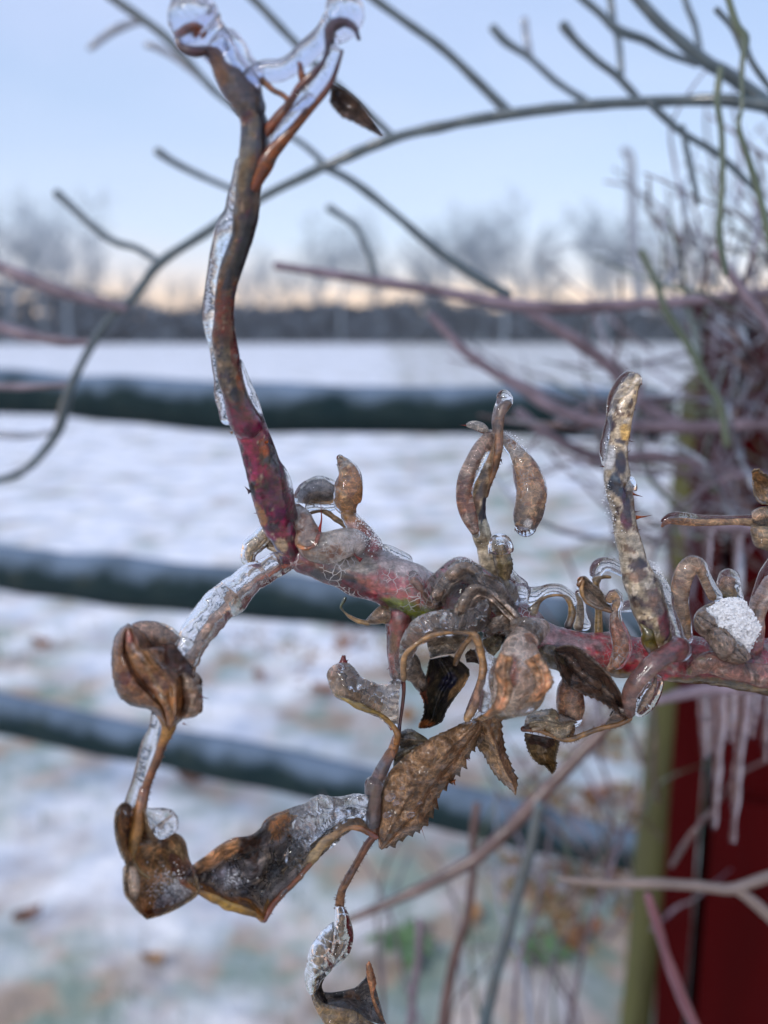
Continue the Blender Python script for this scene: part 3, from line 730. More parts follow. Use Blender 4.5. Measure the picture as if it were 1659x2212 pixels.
SING = [
 ('knobbly dark twig dropping down the top right corner', [(1571, -10, 8), (1591, 54, 9), (1609, 86, 11), (1603, 144, 6), (1602, 234, 5), (1595, 274, 6), (1616, 342, 7), (1638, 414, 8), (1668, 540, 9)], .33, 'cane_green'),
 ('short bud-tipped twig joining the knobbly twig at the top right', [(1549, 22, 8), (1584, 62, 7), (1604, 108, 7)], .36, 'twig_blue'),
 ('short twig slanting off the knobbly twig to the right edge', [(1609, 92, 7), (1625, 135, 7), (1675, 205, 7)], .36, 'twig_blue'),
 ('thin straight dark twig hanging below the crossing branch', [(1556, 150, 8), (1549, 216, 8), (1559, 288, 7), (1560, 396, 7), (1554, 504, 8), (1568, 590, 8)], .35, 'cane_green'),
 ('pale ghostly upright twig left of the mauve tangle', [(1350, 326, 9), (1362, 345, 10), (1365, 432, 10), (1368, 520, 10), (1380, 640, 10)], 1.0, 'twig_pale'),
 ('level grey-mauve cane running across the horizon to the right', [(600, 574, 11), (700, 590, 11), (840, 612, 12), (930, 626, 12), (1060, 650, 13), (1140, 662, 15), (1250, 664, 14), (1400, 656, 14), (1550, 646, 13), (1720, 625, 13)], .50, 'cane_mauve'),
 ('thicker mauve cane entering from the left edge near the treeline', [(-60, 568, 18), (0, 578, 16), (72, 608, 16), (144, 633, 15), (200, 648, 13), (268, 664, 9)], .50, 'cane_mauve'),
 ('mauve glazed cane entering from the left edge above the snow field', [(-60, 690, 15), (0, 708, 15), (72, 727, 14), (144, 738, 11), (205, 741, 8)], .52, 'cane_mauve'),
 ('thin mauve twig crossing the top rail at the left edge', [(-60, 832, 7), (0, 835, 8), (72, 835, 7), (150, 830, 6)], .55, 'cane_mauve'),
 ('thin pale twig over the snow at the left edge', [(-60, 936, 8), (0, 938, 9), (54, 941, 8), (108, 934, 6)], .58, 'twig_pale'),
 ('green twig curving down through the tangle from the level cane', [(1386, 545, 8), (1422, 621, 8), (1440, 675, 9), (1487, 747, 9), (1523, 819, 8), (1555, 873, 8), (1570, 960, 8)], .46, 'cane_green'),
 ('mauve cane dropping right of the thin dark twig', [(1548, 549, 11), (1584, 603, 11), (1638, 675, 11), (1690, 740, 11)], .44, 'cane_mauve'),
 ('thick mauve cane slanting down from the level cane', [(1140, 672, 12), (1242, 736, 14), (1314, 790, 14), (1368, 855, 14), (1422, 895, 13), (1500, 930, 12)], .55, 'cane_mauve'),
 ('long mauve cane sweeping right in front of the top rail', [(932, 682, 10), (1000, 755, 11), (1062, 800, 11), (1134, 842, 13), (1188, 877, 14), (1278, 909, 15), (1386, 922, 15), (1530, 922, 14), (1720, 912, 14)], .52, 'cane_mauve'),
 ('second long mauve cane below the sweeping one', [(1120, 890, 10), (1200, 948, 12), (1300, 990, 13), (1420, 985, 12), (1540, 1010, 12), (1720, 1040, 12)], .56, 'cane_mauve'),
 ('thick mauve cane slanting across the lower right snow', [(1420, 1470, 12), (1352, 1525, 14), (1276, 1604, 15), (1199, 1686, 16), (1103, 1786, 16), (1007, 1868, 15), (863, 1940, 11), (740, 1992, 7)], .50, 'cane_brown'),
 ('dark bluish upright cane low in the middle', [(1165, 1740, 12), (1146, 1830, 13), (1122, 1916, 13), (1098, 2012, 13), (1064, 2132, 14), (1042, 2240, 14)], .48, 'twig_blue'),
 ('brown upright cane left of the dark bluish one', [(1030, 1740, 9), (1021, 1820, 9), (1021, 1892, 9), (1007, 1988, 10), (978, 2084, 12), (952, 2240, 13)], .56, 'cane_brown'),
 ('leaning mauve cane at the foot of the upright canes', [(905, 1990, 8), (905, 2060, 9), (893, 2140, 10), (885, 2240, 10)], .62, 'cane_mauve'),
 ('beige forked cane crossing in front of the red shed', [(1210, 1897, 5), (1250, 1903, 8), (1326, 1908, 11), (1425, 1908, 12), (1507, 1913, 12), (1573, 1921, 13), (1613, 1911, 12), (1720, 1870, 12)], .40, 'cane_beige'),
 ('short beige cane forking down to the right edge', [(1590, 1920, 12), (1625, 1945, 12), (1659, 1976, 13), (1720, 2040, 13)], .40, 'cane_beige'),
 ('pink cane hanging in front of the red shed at the bottom right', [(1400, 1935, 10), (1418, 1994, 11), (1445, 2080, 12), (1474, 2155, 13), (1512, 2240, 13)], .40, 'cane_pink'),
 ('iced cane behind the main rose branch that the icicles hang from', [(1425, 1512, 12), (1500, 1494, 14), (1580, 1486, 15), (1720, 1478, 16)], .44, 'cane_mauve'),
 ('iced cane behind the upper right leaf holding two icicles', [(1490, 1128, 9), (1560, 1136, 11), (1640, 1140, 12), (1720, 1140, 12)], .44, 'cane_mauve'),
]
for i, (lb, pts, d, mk_) in enumerate(SING):
    o = twig('rose_cane', pts, M[mk_], None, d=d, seed=i*3.1, knobs=.14); tag(o, lb, 'cane')

# the mauve tangle behind: many thin iced canes
r_ = random.Random(21)
def tangle(n, x0, x1, y0, y1, amin, amax, ln, rad, d0, d1, mats, lb, grp):
    for i in range(n):
        x = r_.uniform(x0, x1); y = r_.uniform(y0, y1); a = R(r_.uniform(amin, amax)); l_ = r_.uniform(*ln); d = r_.uniform(d0, d1); rr = r_.uniform(*rad)*.45/d
        pts = []; k = r_.randint(4, 6); cx_, cy_ = x, y; da = r_.uniform(-.25, .25)
        for j in range(k+1):
            pts.append((cx_, cy_, rr*(1-.5*j/k), d+.04*math.sin(j*1.3+i)))
            cx_ += math.cos(a)*l_/k; cy_ -= math.sin(a)*l_/k; a += da+r_.gauss(0, .16)
        mk2 = r_.choice(mats); o = twig('bramble_cane', pts, M[mk2], None, d=d, sides=8, seed=i, knobs=.16)
        ym = sum(max(0, min(2212, q[1])) for q in pts)/len(pts); xm = sum(q[0] for q in pts)/len(pts); dx = pts[-1][0]-pts[0][0]; dy = pts[0][1]-pts[-1][1]
        colw = {'cane_mauve': 'mauve', 'cane_brown': 'brown', 'twig_pale': 'pale lilac', 'cane_green': 'greenish'}[mk2]
        sl_ = 'nearly level' if abs(dy) < .35*abs(dx) else ('upright' if abs(dx) < .3*abs(dy) else ('leaning right' if dx*dy > 0 else 'leaning left'))
        band = next(t for lim, t in ((600, 'above the treeline'), (740, 'level with the treeline'), (880, 'over the far snow'), (1000, 'beside the top rail'), (1200, 'between top and middle rails'), (1440, 'beside the middle rail'), (1640, 'behind the rose branch'), (1900, 'beside the lowest rail'), (9999, 'over the bottom snow')) if ym < lim)
        side_ = next(t for lim, t in ((900, 'left of centre'), (1100, 'near the centre'), (1300, 'left of the green post'), (1440, 'near the green post'), (1540, 'left in the tangle'), (1610, 'inside the tangle'), (9999, 'at the right edge')) if xm < lim)
        tag(o, ('thick ' if rr > 8*.45/d else 'thin ')+colw+' cane '+sl_+' '+band+', '+side_, 'cane', 'blurred canes of the thicket')
MV = ['cane_mauve', 'cane_mauve', 'cane_brown', 'cane_brown', 'twig_pale', 'cane_green']
tangle(94, 1500, 1760, 480, 1320, 30, 160, (140, 420), (4, 11), .46, .95, MV, 'thin glazed cane in the mauve tangle along the right edge above the branch', 'canes of the mauve tangle')
tangle(44, 1420, 1740, 400, 760, 50, 165, (90, 300), (4, 9), .5, .9, MV+['twig_pale', 'twig_pale'], 'thin drooping cane at the top of the mauve tangle', 'upper canes of the mauve tangle')
tangle(44, 1330, 1720, 740, 1200, 140, 200, (200, 520), (4, 10), .5, .95, MV, 'thin cane lying slanted in front of the top rail and snow', 'slanted canes over the top rail')
tangle(16, 820, 1340, 2230, 2320, 70, 112, (330, 640), (5, 9), .52, .85, MV, 'thin blurred cane rising from the bottom edge in front of the snow', 'upright canes at the bottom')
tangle(30, 1120, 1460, 1450, 2050, 30, 150, (160, 340), (4, 8), .55, .9, ['cane_brown', 'cane_brown', 'cane_mauve', 'cane_green'], 'thin blurred cane in front of the lowest rail beside the green post', 'canes beside the green post')
tangle(14, 1330, 1500, 900, 1450, 55, 150, (160, 360), (5, 11), .5, .85, ['cane_brown', 'cane_mauve', 'cane_brown'], '', '')
tangle(8, 1420, 1700, 1200, 1520, 60, 160, (160, 340), (5, 9), .5, .8, MV, 'thin blurred cane behind the thick right end of the rose branch', 'canes behind the rose branch')

# icicles
def icicle(x0, y0, x1, y1, r0, r1, d, lb):
    n = 7; pts = []
    for i in range(n+1):
        t = i/n; p = P(lerp(x0, x1, t), lerp(y0, y1, t), d); pts.append((p.x, p.y, p.z, (lerp(r0, r1*.5, t**.9)*(1+.12*math.sin(t*17+x0)+.08*math.sin(t*41+y1)))/FX*d))
    V, Fc, _ = tube_geo(pts, sides=16, nstep=50, amp=.22, nscale=120, seed=x0)
    tag(mesh('icicle', V, Fc, M['icicle'], None), lb, 'icicle', 'icicles before the red shed')
for a in ((1556, 1505, 1543, 1784, 17, 11, .45, 'long straight icicle, left of the two longest before the red shed'), (1606, 1500, 1583, 1816, 18, 10, .44, 'longest icicle, ending lowest before the red shed'),
          (1518, 1500, 1522, 1632, 13, 10, .46, 'short icicle furthest left before the red shed'), (1538, 1500, 1536, 1622, 12, 8, .48, 'short slim icicle beside the left-most one'),
          (1578, 1500, 1576, 1600, 13, 9, .47, 'short icicle between the two longest ones'), (1630, 1500, 1624, 1590, 12, 8, .45, 'stubby icicle right of the longest one'),
          (1655, 1490, 1653, 1640, 13, 9, .45, 'icicle cut by the right edge before the red shed'),
          (1533, 1140, 1528, 1236, 12, 7, .44, 'upper icicle hanging below the flat tan leaf at the right'), (1597, 1145, 1588, 1240, 12, 8, .44, 'upper icicle right of the other one below the flat tan leaf')):
    icicle(*a)

# ================================================================== THE ICED ROSE BRANCH (in focus)
root = thing('rose_branch', 'ice-encased rose branch with curled brown leaves and thorny upright shoots, in sharp focus', 'branch', Q('W', 1659, 1420, 0))
def st(name, reg, pts, col, zo=0, mt='stem', **k):
    if zo: pts = [(q[0], q[1], q[2], (q[3] if len(q) > 3 else 0)+zo) for q in pts]
    return tube(name, reg, pts, M[mt], root, colf=col, **k)
def ice(reg, pts, parent, m='ice', **k):
    k.setdefault('amp', .10); k.setdefault('nscale', 170); k.setdefault('sides', 30)
    return tube('ice_coat', reg, pts, M[m], parent, **k)

# ---- main cane
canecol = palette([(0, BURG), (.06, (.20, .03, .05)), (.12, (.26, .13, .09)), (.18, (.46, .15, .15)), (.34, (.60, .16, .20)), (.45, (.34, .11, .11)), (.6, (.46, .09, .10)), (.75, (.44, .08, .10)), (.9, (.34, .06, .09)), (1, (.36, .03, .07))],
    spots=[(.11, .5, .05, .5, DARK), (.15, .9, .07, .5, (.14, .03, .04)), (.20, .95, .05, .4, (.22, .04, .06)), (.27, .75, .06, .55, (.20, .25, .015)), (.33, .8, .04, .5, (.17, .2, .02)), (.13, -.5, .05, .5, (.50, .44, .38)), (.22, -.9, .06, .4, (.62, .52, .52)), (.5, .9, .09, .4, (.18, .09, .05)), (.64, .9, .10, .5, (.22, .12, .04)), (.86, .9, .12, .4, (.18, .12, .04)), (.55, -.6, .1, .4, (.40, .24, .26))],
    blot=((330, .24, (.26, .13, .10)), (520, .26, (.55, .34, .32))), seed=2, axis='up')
CANE = [(690, 770, 70, -1), (740, 830, 90), (820, 870, 105), (950, 905, 118), (1100, 950, 128), (1300, 1010, 150, 1), (1480, 1070, 155, 1), (1640, 1140, 150, 2)]
pc = wpts('C', CANE)+wpts('J', [(-60, 650, 125, 4), (60, 760, 120, 5), (200, 850, 125, 5), (400, 890, 125, 5), (600, 900, 130, 5), (800, 925, 130, 4), (1000, 935, 140, 3), (1200, 945, 145, 3), (1400, 965, 150, 3), (1600, 985, 165, 3), (1800, 1000, 180, 3)])
V, Fc, cols = tube_geo(pc, sides=44, step=.0005, amp=.09, nscale=150, amp2=.03, seed=4, colf=canecol, rib=.015, ribn=40)
cane = mesh('cane', V, Fc, M['stem'], root, cols)
def icepts(pts, f, off=(0, 0)):
    u_ = CR @ Vector((off[0], off[1], 0))
    return [(x+u_.x*r, y+u_.y*r, z+u_.z*r, r*f) for x, y, z, r in pts]
V, Fc, _ = tube_geo(icepts(pc[2:10], 1.12, (0, .10)), sides=40, step=.0006, amp=.10, nscale=190, amp2=.02, seed=9)
mesh('ice_coat', V, Fc, M['ice_net'], cane)
V, Fc, _ = tube_geo(icepts(pc[9:], 1.10, (0, .08)), sides=40, step=.0006, amp=.10, nscale=170, amp2=.02, seed=13)
mesh('ice_coat', V, Fc, M['ice_crackled'], cane)

# ---- tall shoot on the left
SH = [(725, 835, 78, -1), (690, 740, 100, -2), (630, 620, 112, -3), (590, 480, 122, -5), (555, 330, 118, -7), (500, 160, 108, -9), (445, 0, 102, -11)]
sp = wpts('C', SH)+wpts('B', [(612, 1180, 100, -14), (560, 1040, 84, -16), (520, 900, 84, -18), (500, 760, 82, -20), (476, 620, 84, -22), (476, 470, 68, -24), (488, 310, 68, -26), (520, 160, 76, -28), (575, 10, 76, -30)])+ \
     wpts('A', [(720, 1400, 72, -31), (742, 1250, 78, -33), (758, 1100, 80, -35), (782, 950, 86, -37), (790, 800, 84, -38), (775, 690, 82, -39), (735, 610, 92, -40), (690, 540, 80, -41), (660, 470, 60, -42)])
shcol = palette([(0, (.12, .02, .04)), (.06, (.16, .012, .05)), (.10, (.20, .012, .055)), (.36, (.15, .012, .055)), (.385, (.17, .014, .03)), (.395, (.16, .115, .08)), (.50, (.15, .12, .08)), (.53, (.10, .02, .025)), (.56, (.14, .02, .02)), (.62, (.20, .06, .025)), (.645, (.07, .045, .035)), (.70, (.055, .045, .04)), (.84, (.08, .065, .055)), (.93, (.10, .075, .055)), (1, (.18, .10, .07))],
    spots=[(.03, -.7, .03, .5, (.05, .04, .09)), (.035, -.2, .02, .4, (.34, .26, .18)), (.115, -.7, .03, .4, (.36, .18, .08)), (.17, -1, .015, .4, DARK), (.235, .55, .02, .35, DARK), (.26, .6, .018, .25, (.38, .10, .05)), (.15, .5, .06, .4, (.09, .012, .06)), (.30, -.3, .07, .4, (.24, .02, .06)),
           (.40, .35, .02, .5, (.012, .014, .03)), (.42, .9, .025, .35, (.26, .07, .03)), (.49, .95, .05, .45, (.12, .012, .02)), (.53, -.5, .012, .4, (.05, .01, .02)), (.645, .1, .012, .3, DARK), (.72, .75, .1, .55, DARK), (.80, .9, .05, .6, DARK), (.88, .75, .04, .5, (.012, .014, .05)), (.905, .8, .04, .45, DARK), (.84, -.5, .05, .5, (.18, .14, .09))],
    blot=((240, .26, (.05, .015, .04)), (400, .34, (.20, .11, .07)), (620, .22, (.03, .02, .03)), (900, .34, (.32, .25, .2))), seed=1)
sp = [(x, y, z, r*(.94 if k > 8 else .98)) for k, (x, y, z, r) in enumerate(sp)]
V, Fc, cols = tube_geo(sp, sides=44, step=.00055, amp=.09, nscale=160, amp2=.06, nscale2=700, seed=3, colf=shcol)
shoot = mesh('shoot', V, Fc, M['stem'], root, cols)
V, Fc, _ = tube_geo(icepts(sp[2:], 1.05), sides=40, step=.0007, amp=.06, nscale=170, amp2=.02, seed=33)
mesh('ice_coat', V, Fc, M['ice_thin'], shoot)
V, Fc, _ = tube_geo(wpts('C', [(700, 560, 70, -4), (660, 450, 85, -5), (640, 340, 82, -6), (590, 240, 66, -7), (560, 150, 60, -8)])+wpts('B', [(672, 1180, 78, -12), (640, 1040, 62, -15), (600, 920, 50, -17), (560, 800, 42, -19)]), sides=30, step=.0006, amp=.14, nscale=190, seed=5)
mesh('ice_coat', V, Fc, M['ice'], shoot)
V, Fc, _ = tube_geo(wpts('B', [(500, 1160, 50, -16), (465, 1000, 52, -17), (450, 880, 46, -18), (412, 700, 34, -20), (392, 560, 50, -22), (396, 400, 60, -24), (420, 240, 66, -26), (455, 90, 80, -28)])+wpts('A', [(632, 1400, 95, -30), (672, 1270, 72, -32), (700, 1120, 56, -34), (712, 980, 40, -36)]), sides=30, step=.0006, amp=.16, nscale=200, seed=6)
mesh('ice_coat', V, Fc, M['ice'], shoot)
for a in (('C', 445, 420, 408, 380, 20, -7, (.02, .01, .02)), ('C', 500, 560, 468, 562, 10, -4, (.2, .05, .03)), ('B', 532, 1262, 505, 1250, 12, -15, (.25, .15, .06)), ('B', 765, 1330, 778, 1300, 12, -12, (.4, .12, .05)), ('B', 592, 150, 606, 135, 8, -28, (.1, .05, .03)), ('B', 540, 500, 556, 492, 7, -24, (.1, .05, .03))):
    thorn(a[0], a[1], a[2], a[3], a[4], a[5], a[6], shoot, col=a[7])

# ---- the fork with ice globes at its top
def bulb(reg, pts, m, parent, **k):
    k.setdefault('amp', .08); k.setdefault('nscale', 150)
    return tube('ice_coat', reg, pts, M[m], parent, **k)
fk = st('broken_tip', 'A', [(770, 640, 66, -39), (700, 540, 78, -40), (640, 460, 60, -42), (590, 400, 44, -43), (555, 330, 40, -44), (500, 300, 30, -45), (430, 310, 34, -46), (360, 290, 30, -46), (330, 230, 22, -46), (380, 170, 20, -45), (440, 150, 18, -44), (470, 190, 16, -43)],
    palette([(0, (.30, .20, .11)), (.3, (.26, .13, .07)), (.5, (.05, .02, .03)), (.75, (.05, .02, .04)), (.85, (.28, .09, .05)), (1, (.3, .1, .05))], seed=3), amp=.15, nscale=220)
bulb('A', [(790, 640, 70, -40), (720, 540, 120, -41), (665, 450, 115, -42), (610, 340, 100, -43), (540, 250, 115, -44), (465, 180, 145, -45), (435, 130, 158, -46), (430, 90, 150, -46)], 'ice_clear', fk, sides=36)
bulb('A', [(560, 300, 60, -43), (620, 240, 70, -43), (680, 300, 75, -43), (720, 380, 75, -42), (780, 440, 70, -41)], 'ice_clear', fk)
fr = st('twig', 'A', [(790, 1120, 34, -36), (850, 1000, 48, -38), (905, 910, 42, -39), (990, 810, 30, -40), (1090, 690, 26, -41), (1180, 590, 22, -42), (1235, 520, 18, -43), (1275, 430, 17, -44), (1310, 310, 15, -45)],
    palette([(0, (.18, .06, .035)), (.3, (.26, .09, .04)), (.6, (.22, .09, .05)), (.8, (.10, .04, .05)), (1, (.05, .03, .06))], blot=((400, .2, (.12, .05, .03)),), seed=8), amp=.12)
f2 = st('twig', 'A', [(850, 830, 24, -38), (880, 770, 30, -39), (960, 680, 32, -40), (1010, 610, 28, -41), (1070, 520, 26, -42), (1160, 430, 24, -43), (1215, 350, 22, -44), (1240, 230, 26, -45), (1260, 160, 26, -46), (1330, 130, 24, -46), (1390, 170, 20, -46), (1415, 230, 14, -46)],
    palette([(0, (.2, .07, .04)), (.4, (.22, .08, .05)), (.6, (.07, .03, .05)), (1, (.04, .02, .05))], seed=9), amp=.2, nscale=260)
f3_ = st('twig', 'A', [(840, 480, 26, -41), (900, 540, 18, -41), (960, 570, 18, -41), (1010, 620, 20, -41)], palette([(0, (.3, .15, .08)), (1, (.22, .09, .05))], seed=4), amp=.15)
f4 = st('twig', 'A', [(1060, 380, 14, -43), (1070, 440, 20, -43), (1085, 500, 22, -42)], palette([(0, (.3, .12, .08)), (1, (.22, .09, .05))], seed=4), amp=.15)
bulb('A', [(770, 470, 60, -41), (850, 430, 66, -41), (950, 420, 60, -42), (1040, 370, 62, -43), (1120, 300, 70, -44), (1200, 230, 72, -45), (1270, 170, 100, -46), (1330, 110, 122, -46), (1330, 60, 118, -46)], 'ice_clear', f2, sides=36)
bulb('A', [(1000, 640, 40, -41), (1060, 600, 58, -42), (1120, 550, 62, -42), (1180, 470, 60, -43), (1240, 400, 58, -44), (1260, 320, 50, -45)], 'ice_clear', fr)
bulb('A', [(880, 900, 22, -39), (950, 790, 44, -40), (1040, 690, 48, -41), (1120, 600, 40, -42)], 'ice_clear', fr)
sheet('torn_leaf_flap', 'A', [(1255, 500), (1340, 545), (1440, 640), (1560, 815)], [(1240, 610), (1310, 690), (1400, 735), (1560, 820)], dA=-42, dB=-42, bulge=2, c1=(.10, .06, .04), c2=(.28, .18, .13), c3=(.03, .02, .02), parent=root, ice='y', icemat='ice_clear', ser=12, nser=9, sersides=(0, 1), seed=31)

# ---- long ice-winged leaf stalk sweeping down left, with the cupped brown leaf
RIMC = palette([(0, (.26, .05, .04)), (.2, (.30, .09, .05)), (.5, (.24, .12, .06)), (1, (.28, .16, .09))], seed=12)
stk = st('leaf_stalk', 'C', [(870, 890, 40, 0), (780, 900, 34, -1), (690, 925, 24, -2), (600, 975, 18, -4), (500, 1050, 15, -6), (420, 1120, 14, -8), (385, 1200, 18, -10), (300, 1260, 14, -12), (230, 1330, 13, -15), (150, 1440, 12, -18), (80, 1560, 12, -20), (60, 1640, 12, -21)], RIMC, amp=.2, nscale=400)
WA = [(740, 868, 0), (620, 865, -2), (500, 905, -4), (340, 990, -8), (220, 1065, -12), (120, 1160, -15), (20, 1320, -18), (-40, 1430, -20), (-70, 1500, -21)]
WB = [(760, 905, 0), (680, 940, -2), (560, 1010, -4), (450, 1095, -8), (385, 1210, -11), (290, 1265, -13), (190, 1390, -17), (100, 1520, -20), (50, 1600, -21)]
sheet('ice_coat', 'C', WA, WB, bulge=-1.5, parent=stk, ice='y', icemat='ice_milky', tf=2.0, tb=1.6, grow=.03, seed=3, wr=.2, noleaf=True)
sheet('winged_blade', 'C', [(lerp(a[0], b[0], .55), lerp(a[1], b[1], .55), a[2]+1.2) for a, b in zip(WA, WB)], WB, bulge=-1, c1=(.36, .30, .26), c2=(.52, .46, .42), c3=(.26, .17, .12), vein=(.42, .33, .26), parent=root, m=M['leaf_thin'], seed=3, wr=.25, ser=6, nser=20, sersides=(1, 0))
# cupped leaf: back wall, front wall, fold, painted dark opening
sheet('leaf', 'D', [(455, 480, -27), (560, 545, -26), (640, 640, -25), (720, 610, -24), (800, 690, -23), (880, 790, -23), (900, 860, -24), (860, 960, -26), (830, 1090, -27), (735, 1200, -27)],
      [(450, 478, -27), (375, 545, -29), (345, 660, -31), (345, 800, -32), (385, 950, -32), (470, 1025, -31), (590, 1055, -30), (640, 1100, -29), (680, 1150, -28), (715, 1215, -27)], bulge=-5, rim=2, wr=.35, c1=(.17, .07, .035), c2=(.32, .16, .055), c3=(.09, .025, .02), vein=(.32, .20, .09), parent=root, ser=9, nser=12, seed=5, folds=[(.34, .05, -2.2), (.68, .04, 1.8)],
      spots=[(.12, .55, .06, .12, (.42, .16, .12)), (.45, .85, .05, .08, (.12, .035, .03)), (.3, .5, .1, .07, (.45, .38, .35)), (.72, .3, .10, .2, (.34, .16, .05))], nv=44)
sheet('leaf', 'D', [(700, 620, -35), (745, 600, -35), (800, 660, -35), (860, 760, -33), (905, 830, -34)], [(700, 640, -33), (700, 720, -33), (760, 800, -34), (830, 800, -35), (890, 850, -33)], bulge=0, c1=(.035, .012, .012), c2=(.06, .02, .016), c3=(.02, .008, .008), vein=(.04, .015, .015), parent=root, seed=6, wr=.5, nu=60)  # near-black sheet: its colour paints the shade inside the cup's opening
pb = sheet('leaf', 'D', [(850, 800, -26), (930, 830, -25), (945, 930, -25), (945, 1060, -26), (880, 1110, -27)], [(790, 830, -25), (800, 920, -27), (830, 1010, -28), (800, 1090, -28), (820, 1120, -27)], bulge=-3, c1=(.34, .24, .17), c2=(.46, .34, .25), c3=(.2, .11, .06), parent=root, ser=14, nser=6, wr=1.1, seed=7, nu=70)
bulb('D', [(470, 600, 60, -24), (520, 560, 90, -23), (600, 560, 105, -22), (690, 580, 100, -22), (760, 620, 80, -21), (830, 660, 90, -20), (880, 720, 60, -21)], 'ice', pb, amp=.12)
sheet('leaf', 'D', [(480, 490, -23), (600, 470, -22), (700, 510, -22), (790, 580, -21)], [(500, 560, -24), (590, 660, -23), (690, 650, -22), (760, 600, -21)], bulge=-2, c1=(.36, .24, .17), c2=(.46, .32, .24), c3=(.26, .12, .07), parent=root, seed=8, nu=70)
thorn('D', 900, 850, 960, 895, 22, -25, pb, col=(.04, .015, .02)); thorn('D', 930, 965, 995, 985, 12, -26, pb, col=(.16, .03, .05)); thorn('D', 820, 1150, 855, 1165, 8, -27, pb)
# neck and prickly stalk
s2p = [(700, 1080, 60, -28), (725, 1150, 52, -28), (710, 1220, 42, -28), (680, 1290, 33, -28), (650, 1380, 31, -28), (610, 1480, 30, -28), (575, 1570, 30, -28), (545, 1670, 30, -28)]
s2 = st('leaf_stalk', 'D', s2p, palette([(0, (.38, .22, .08)), (.25, (.36, .20, .08)), (.4, (.17, .08, .05)), (1, (.22, .10, .06))], blot=((500, .25, (.1, .04, .03)),), seed=15), amp=.08, nscale=400)
tag(hairs('D', s2p[2:], 34, 26, s2, side=-1, seed=4, r=5), None, None, kind='stuff')
ice('D', [(640, 1090, 34, -27), (625, 1180, 34, -27), (590, 1290, 52, -27), (560, 1400, 52, -27), (530, 1520, 52, -27), (500, 1620, 54, -27), (470, 1720, 50, -27)], s2, amp=.12)
# ---- lower left leaf, folded, frosted
FROST = (.50, .50, .60)
mr_ = st('leaf_stalk', 'E', [(560, 360, 38, -28), (535, 480, 42, -29), (515, 600, 44, -29), (490, 720, 38, -29), (470, 820, 26, -29), (520, 900, 16, -29), (590, 950, 10, -29)], palette([(0, (.22, .10, .06)), (.4, (.30, .17, .08)), (1, (.42, .28, .12))], seed=16), amp=.08)
sheet('leaf', 'E', [(560, 480, -28), (590, 600, -27), (660, 690, -27), (760, 650, -26), (825, 700, -26), (855, 820, -25), (890, 900, -25), (925, 1040, -25), (820, 1130, -26), (700, 1190, -27), (580, 1222, -28)],
      [(430, 440, -28), (375, 490, -29), (362, 600, -30), (395, 740, -30), (440, 860, -30), (430, 960, -31), (432, 1050, -31), (470, 1110, -31), (510, 1165, -30), (550, 1200, -29), (578, 1224, -28)], bulge=5, rim=-3, wr=.6, c1=(.36, .24, .11), c2=(.54, .40, .22), c3=(.2, .10, .05), vein=(.52, .40, .24), parent=root, ice='y', tf=.5, tb=.2, grow=.02, ser=8, nser=18, nv=46, seed=9,
      spots=[(.72, .28, .10, .22, FROST), (.80, .38, .07, .18, FROST), (.93, .5, .05, .5, (.30, .14, .05)), (.52, .15, .08, .18, (.20, .08, .05))])
sheet('leaf_rim', 'E', [(430, 870, -31), (490, 880, -32), (525, 960, -33), (520, 1040, -33), (490, 1110, -32)], [(425, 880, -30), (418, 960, -30), (430, 1050, -31), (455, 1090, -31), (480, 1112, -31)], bulge=-2, c1=(.44, .34, .24), c2=(.52, .42, .32), c3=(.4, .3, .2), parent=root, ice='y', seed=10, nu=50, wr=.2)
ice('E', [(580, 500, 26, -29), (620, 530, 60, -29), (680, 570, 86, -29), (715, 600, 78, -29), (700, 640, 50, -29)], mr_, m='ice_net', amp=.22, squash=.6)
st('twig', 'E', [(600, 640, 10, -28), (650, 610, 16, -28), (700, 560, 12, -28), (740, 530, 6, -28)], palette([(0, (.4, .3, .22)), (1, (.5, .42, .36))]), amp=.3)
ice('E', [(430, 480, 44, -28), (410, 580, 52, -28), (415, 680, 50, -28), (440, 790, 40, -28)], mr_)
# ---- long horizontal leaf
LA = [(815, 975, -23), (880, 880, -22), (960, 820, -21), (1060, 745, -20), (1160, 692, -19), (1280, 672, -17), (1350, 620, -16), (1420, 550, -14), (1540, 495, -12), (1640, 462, -10), (1740, 420, -8), (1880, 420, -5), (1990, 410, -2), (2080, 400, -1)]
LB = [(818, 985, -23), (930, 1045, -22), (1060, 1120, -21), (1180, 1165, -20), (1290, 1195, -19), (1372, 1240, -18), (1425, 1130, -16), (1510, 1040, -14), (1620, 930, -12), (1680, 850, -10), (1800, 730, -8), (1900, 640, -5), (1990, 600, -2), (2080, 660, -1)]
sheet('leaf', 'E', LA[:9], LB[:9]+[(1600, 950, -13)], bulge=5, rim=-4, wr=1.3, c1=(.24, .25, .30), c2=(.44, .45, .50), c3=(.08, .09, .12), vein=(.55, .55, .6), parent=root, m=M['leaf_thin'], ice='y', tf=1.5, tb=.5, lump=.45, ser=10, nser=18, sersides=(0, 1), nu=130, nv=44, seed=11, folds=[(.33, .10, -3.2), (.62, .08, 1.5)],
      spots=[(.40, .5, .12, .25, (.42, .46, .60)), (.07, .5, .10, 1, (.05, .035, .05)), (.16, .95, .5, .10, (.36, .24, .08)), (.36, .03, .20, .14, (.50, .40, .30)), (.62, .12, .08, .22, (.10, .05, .03)), (.9, .1, .10, .2, (.52, .38, .22))])
sheet('leaf', 'E', [(lerp(a[0], b[0], .72), lerp(a[1], b[1], .72), a[2]) for a, b in zip(LA[7:], LB[7:])], LB[7:], bulge=1, wr=.4, c1=(.30, .21, .12), c2=(.44, .34, .22), c3=(.16, .1, .06), parent=root, ser=8, nser=16, sersides=(0, 1), nu=100, seed=12)
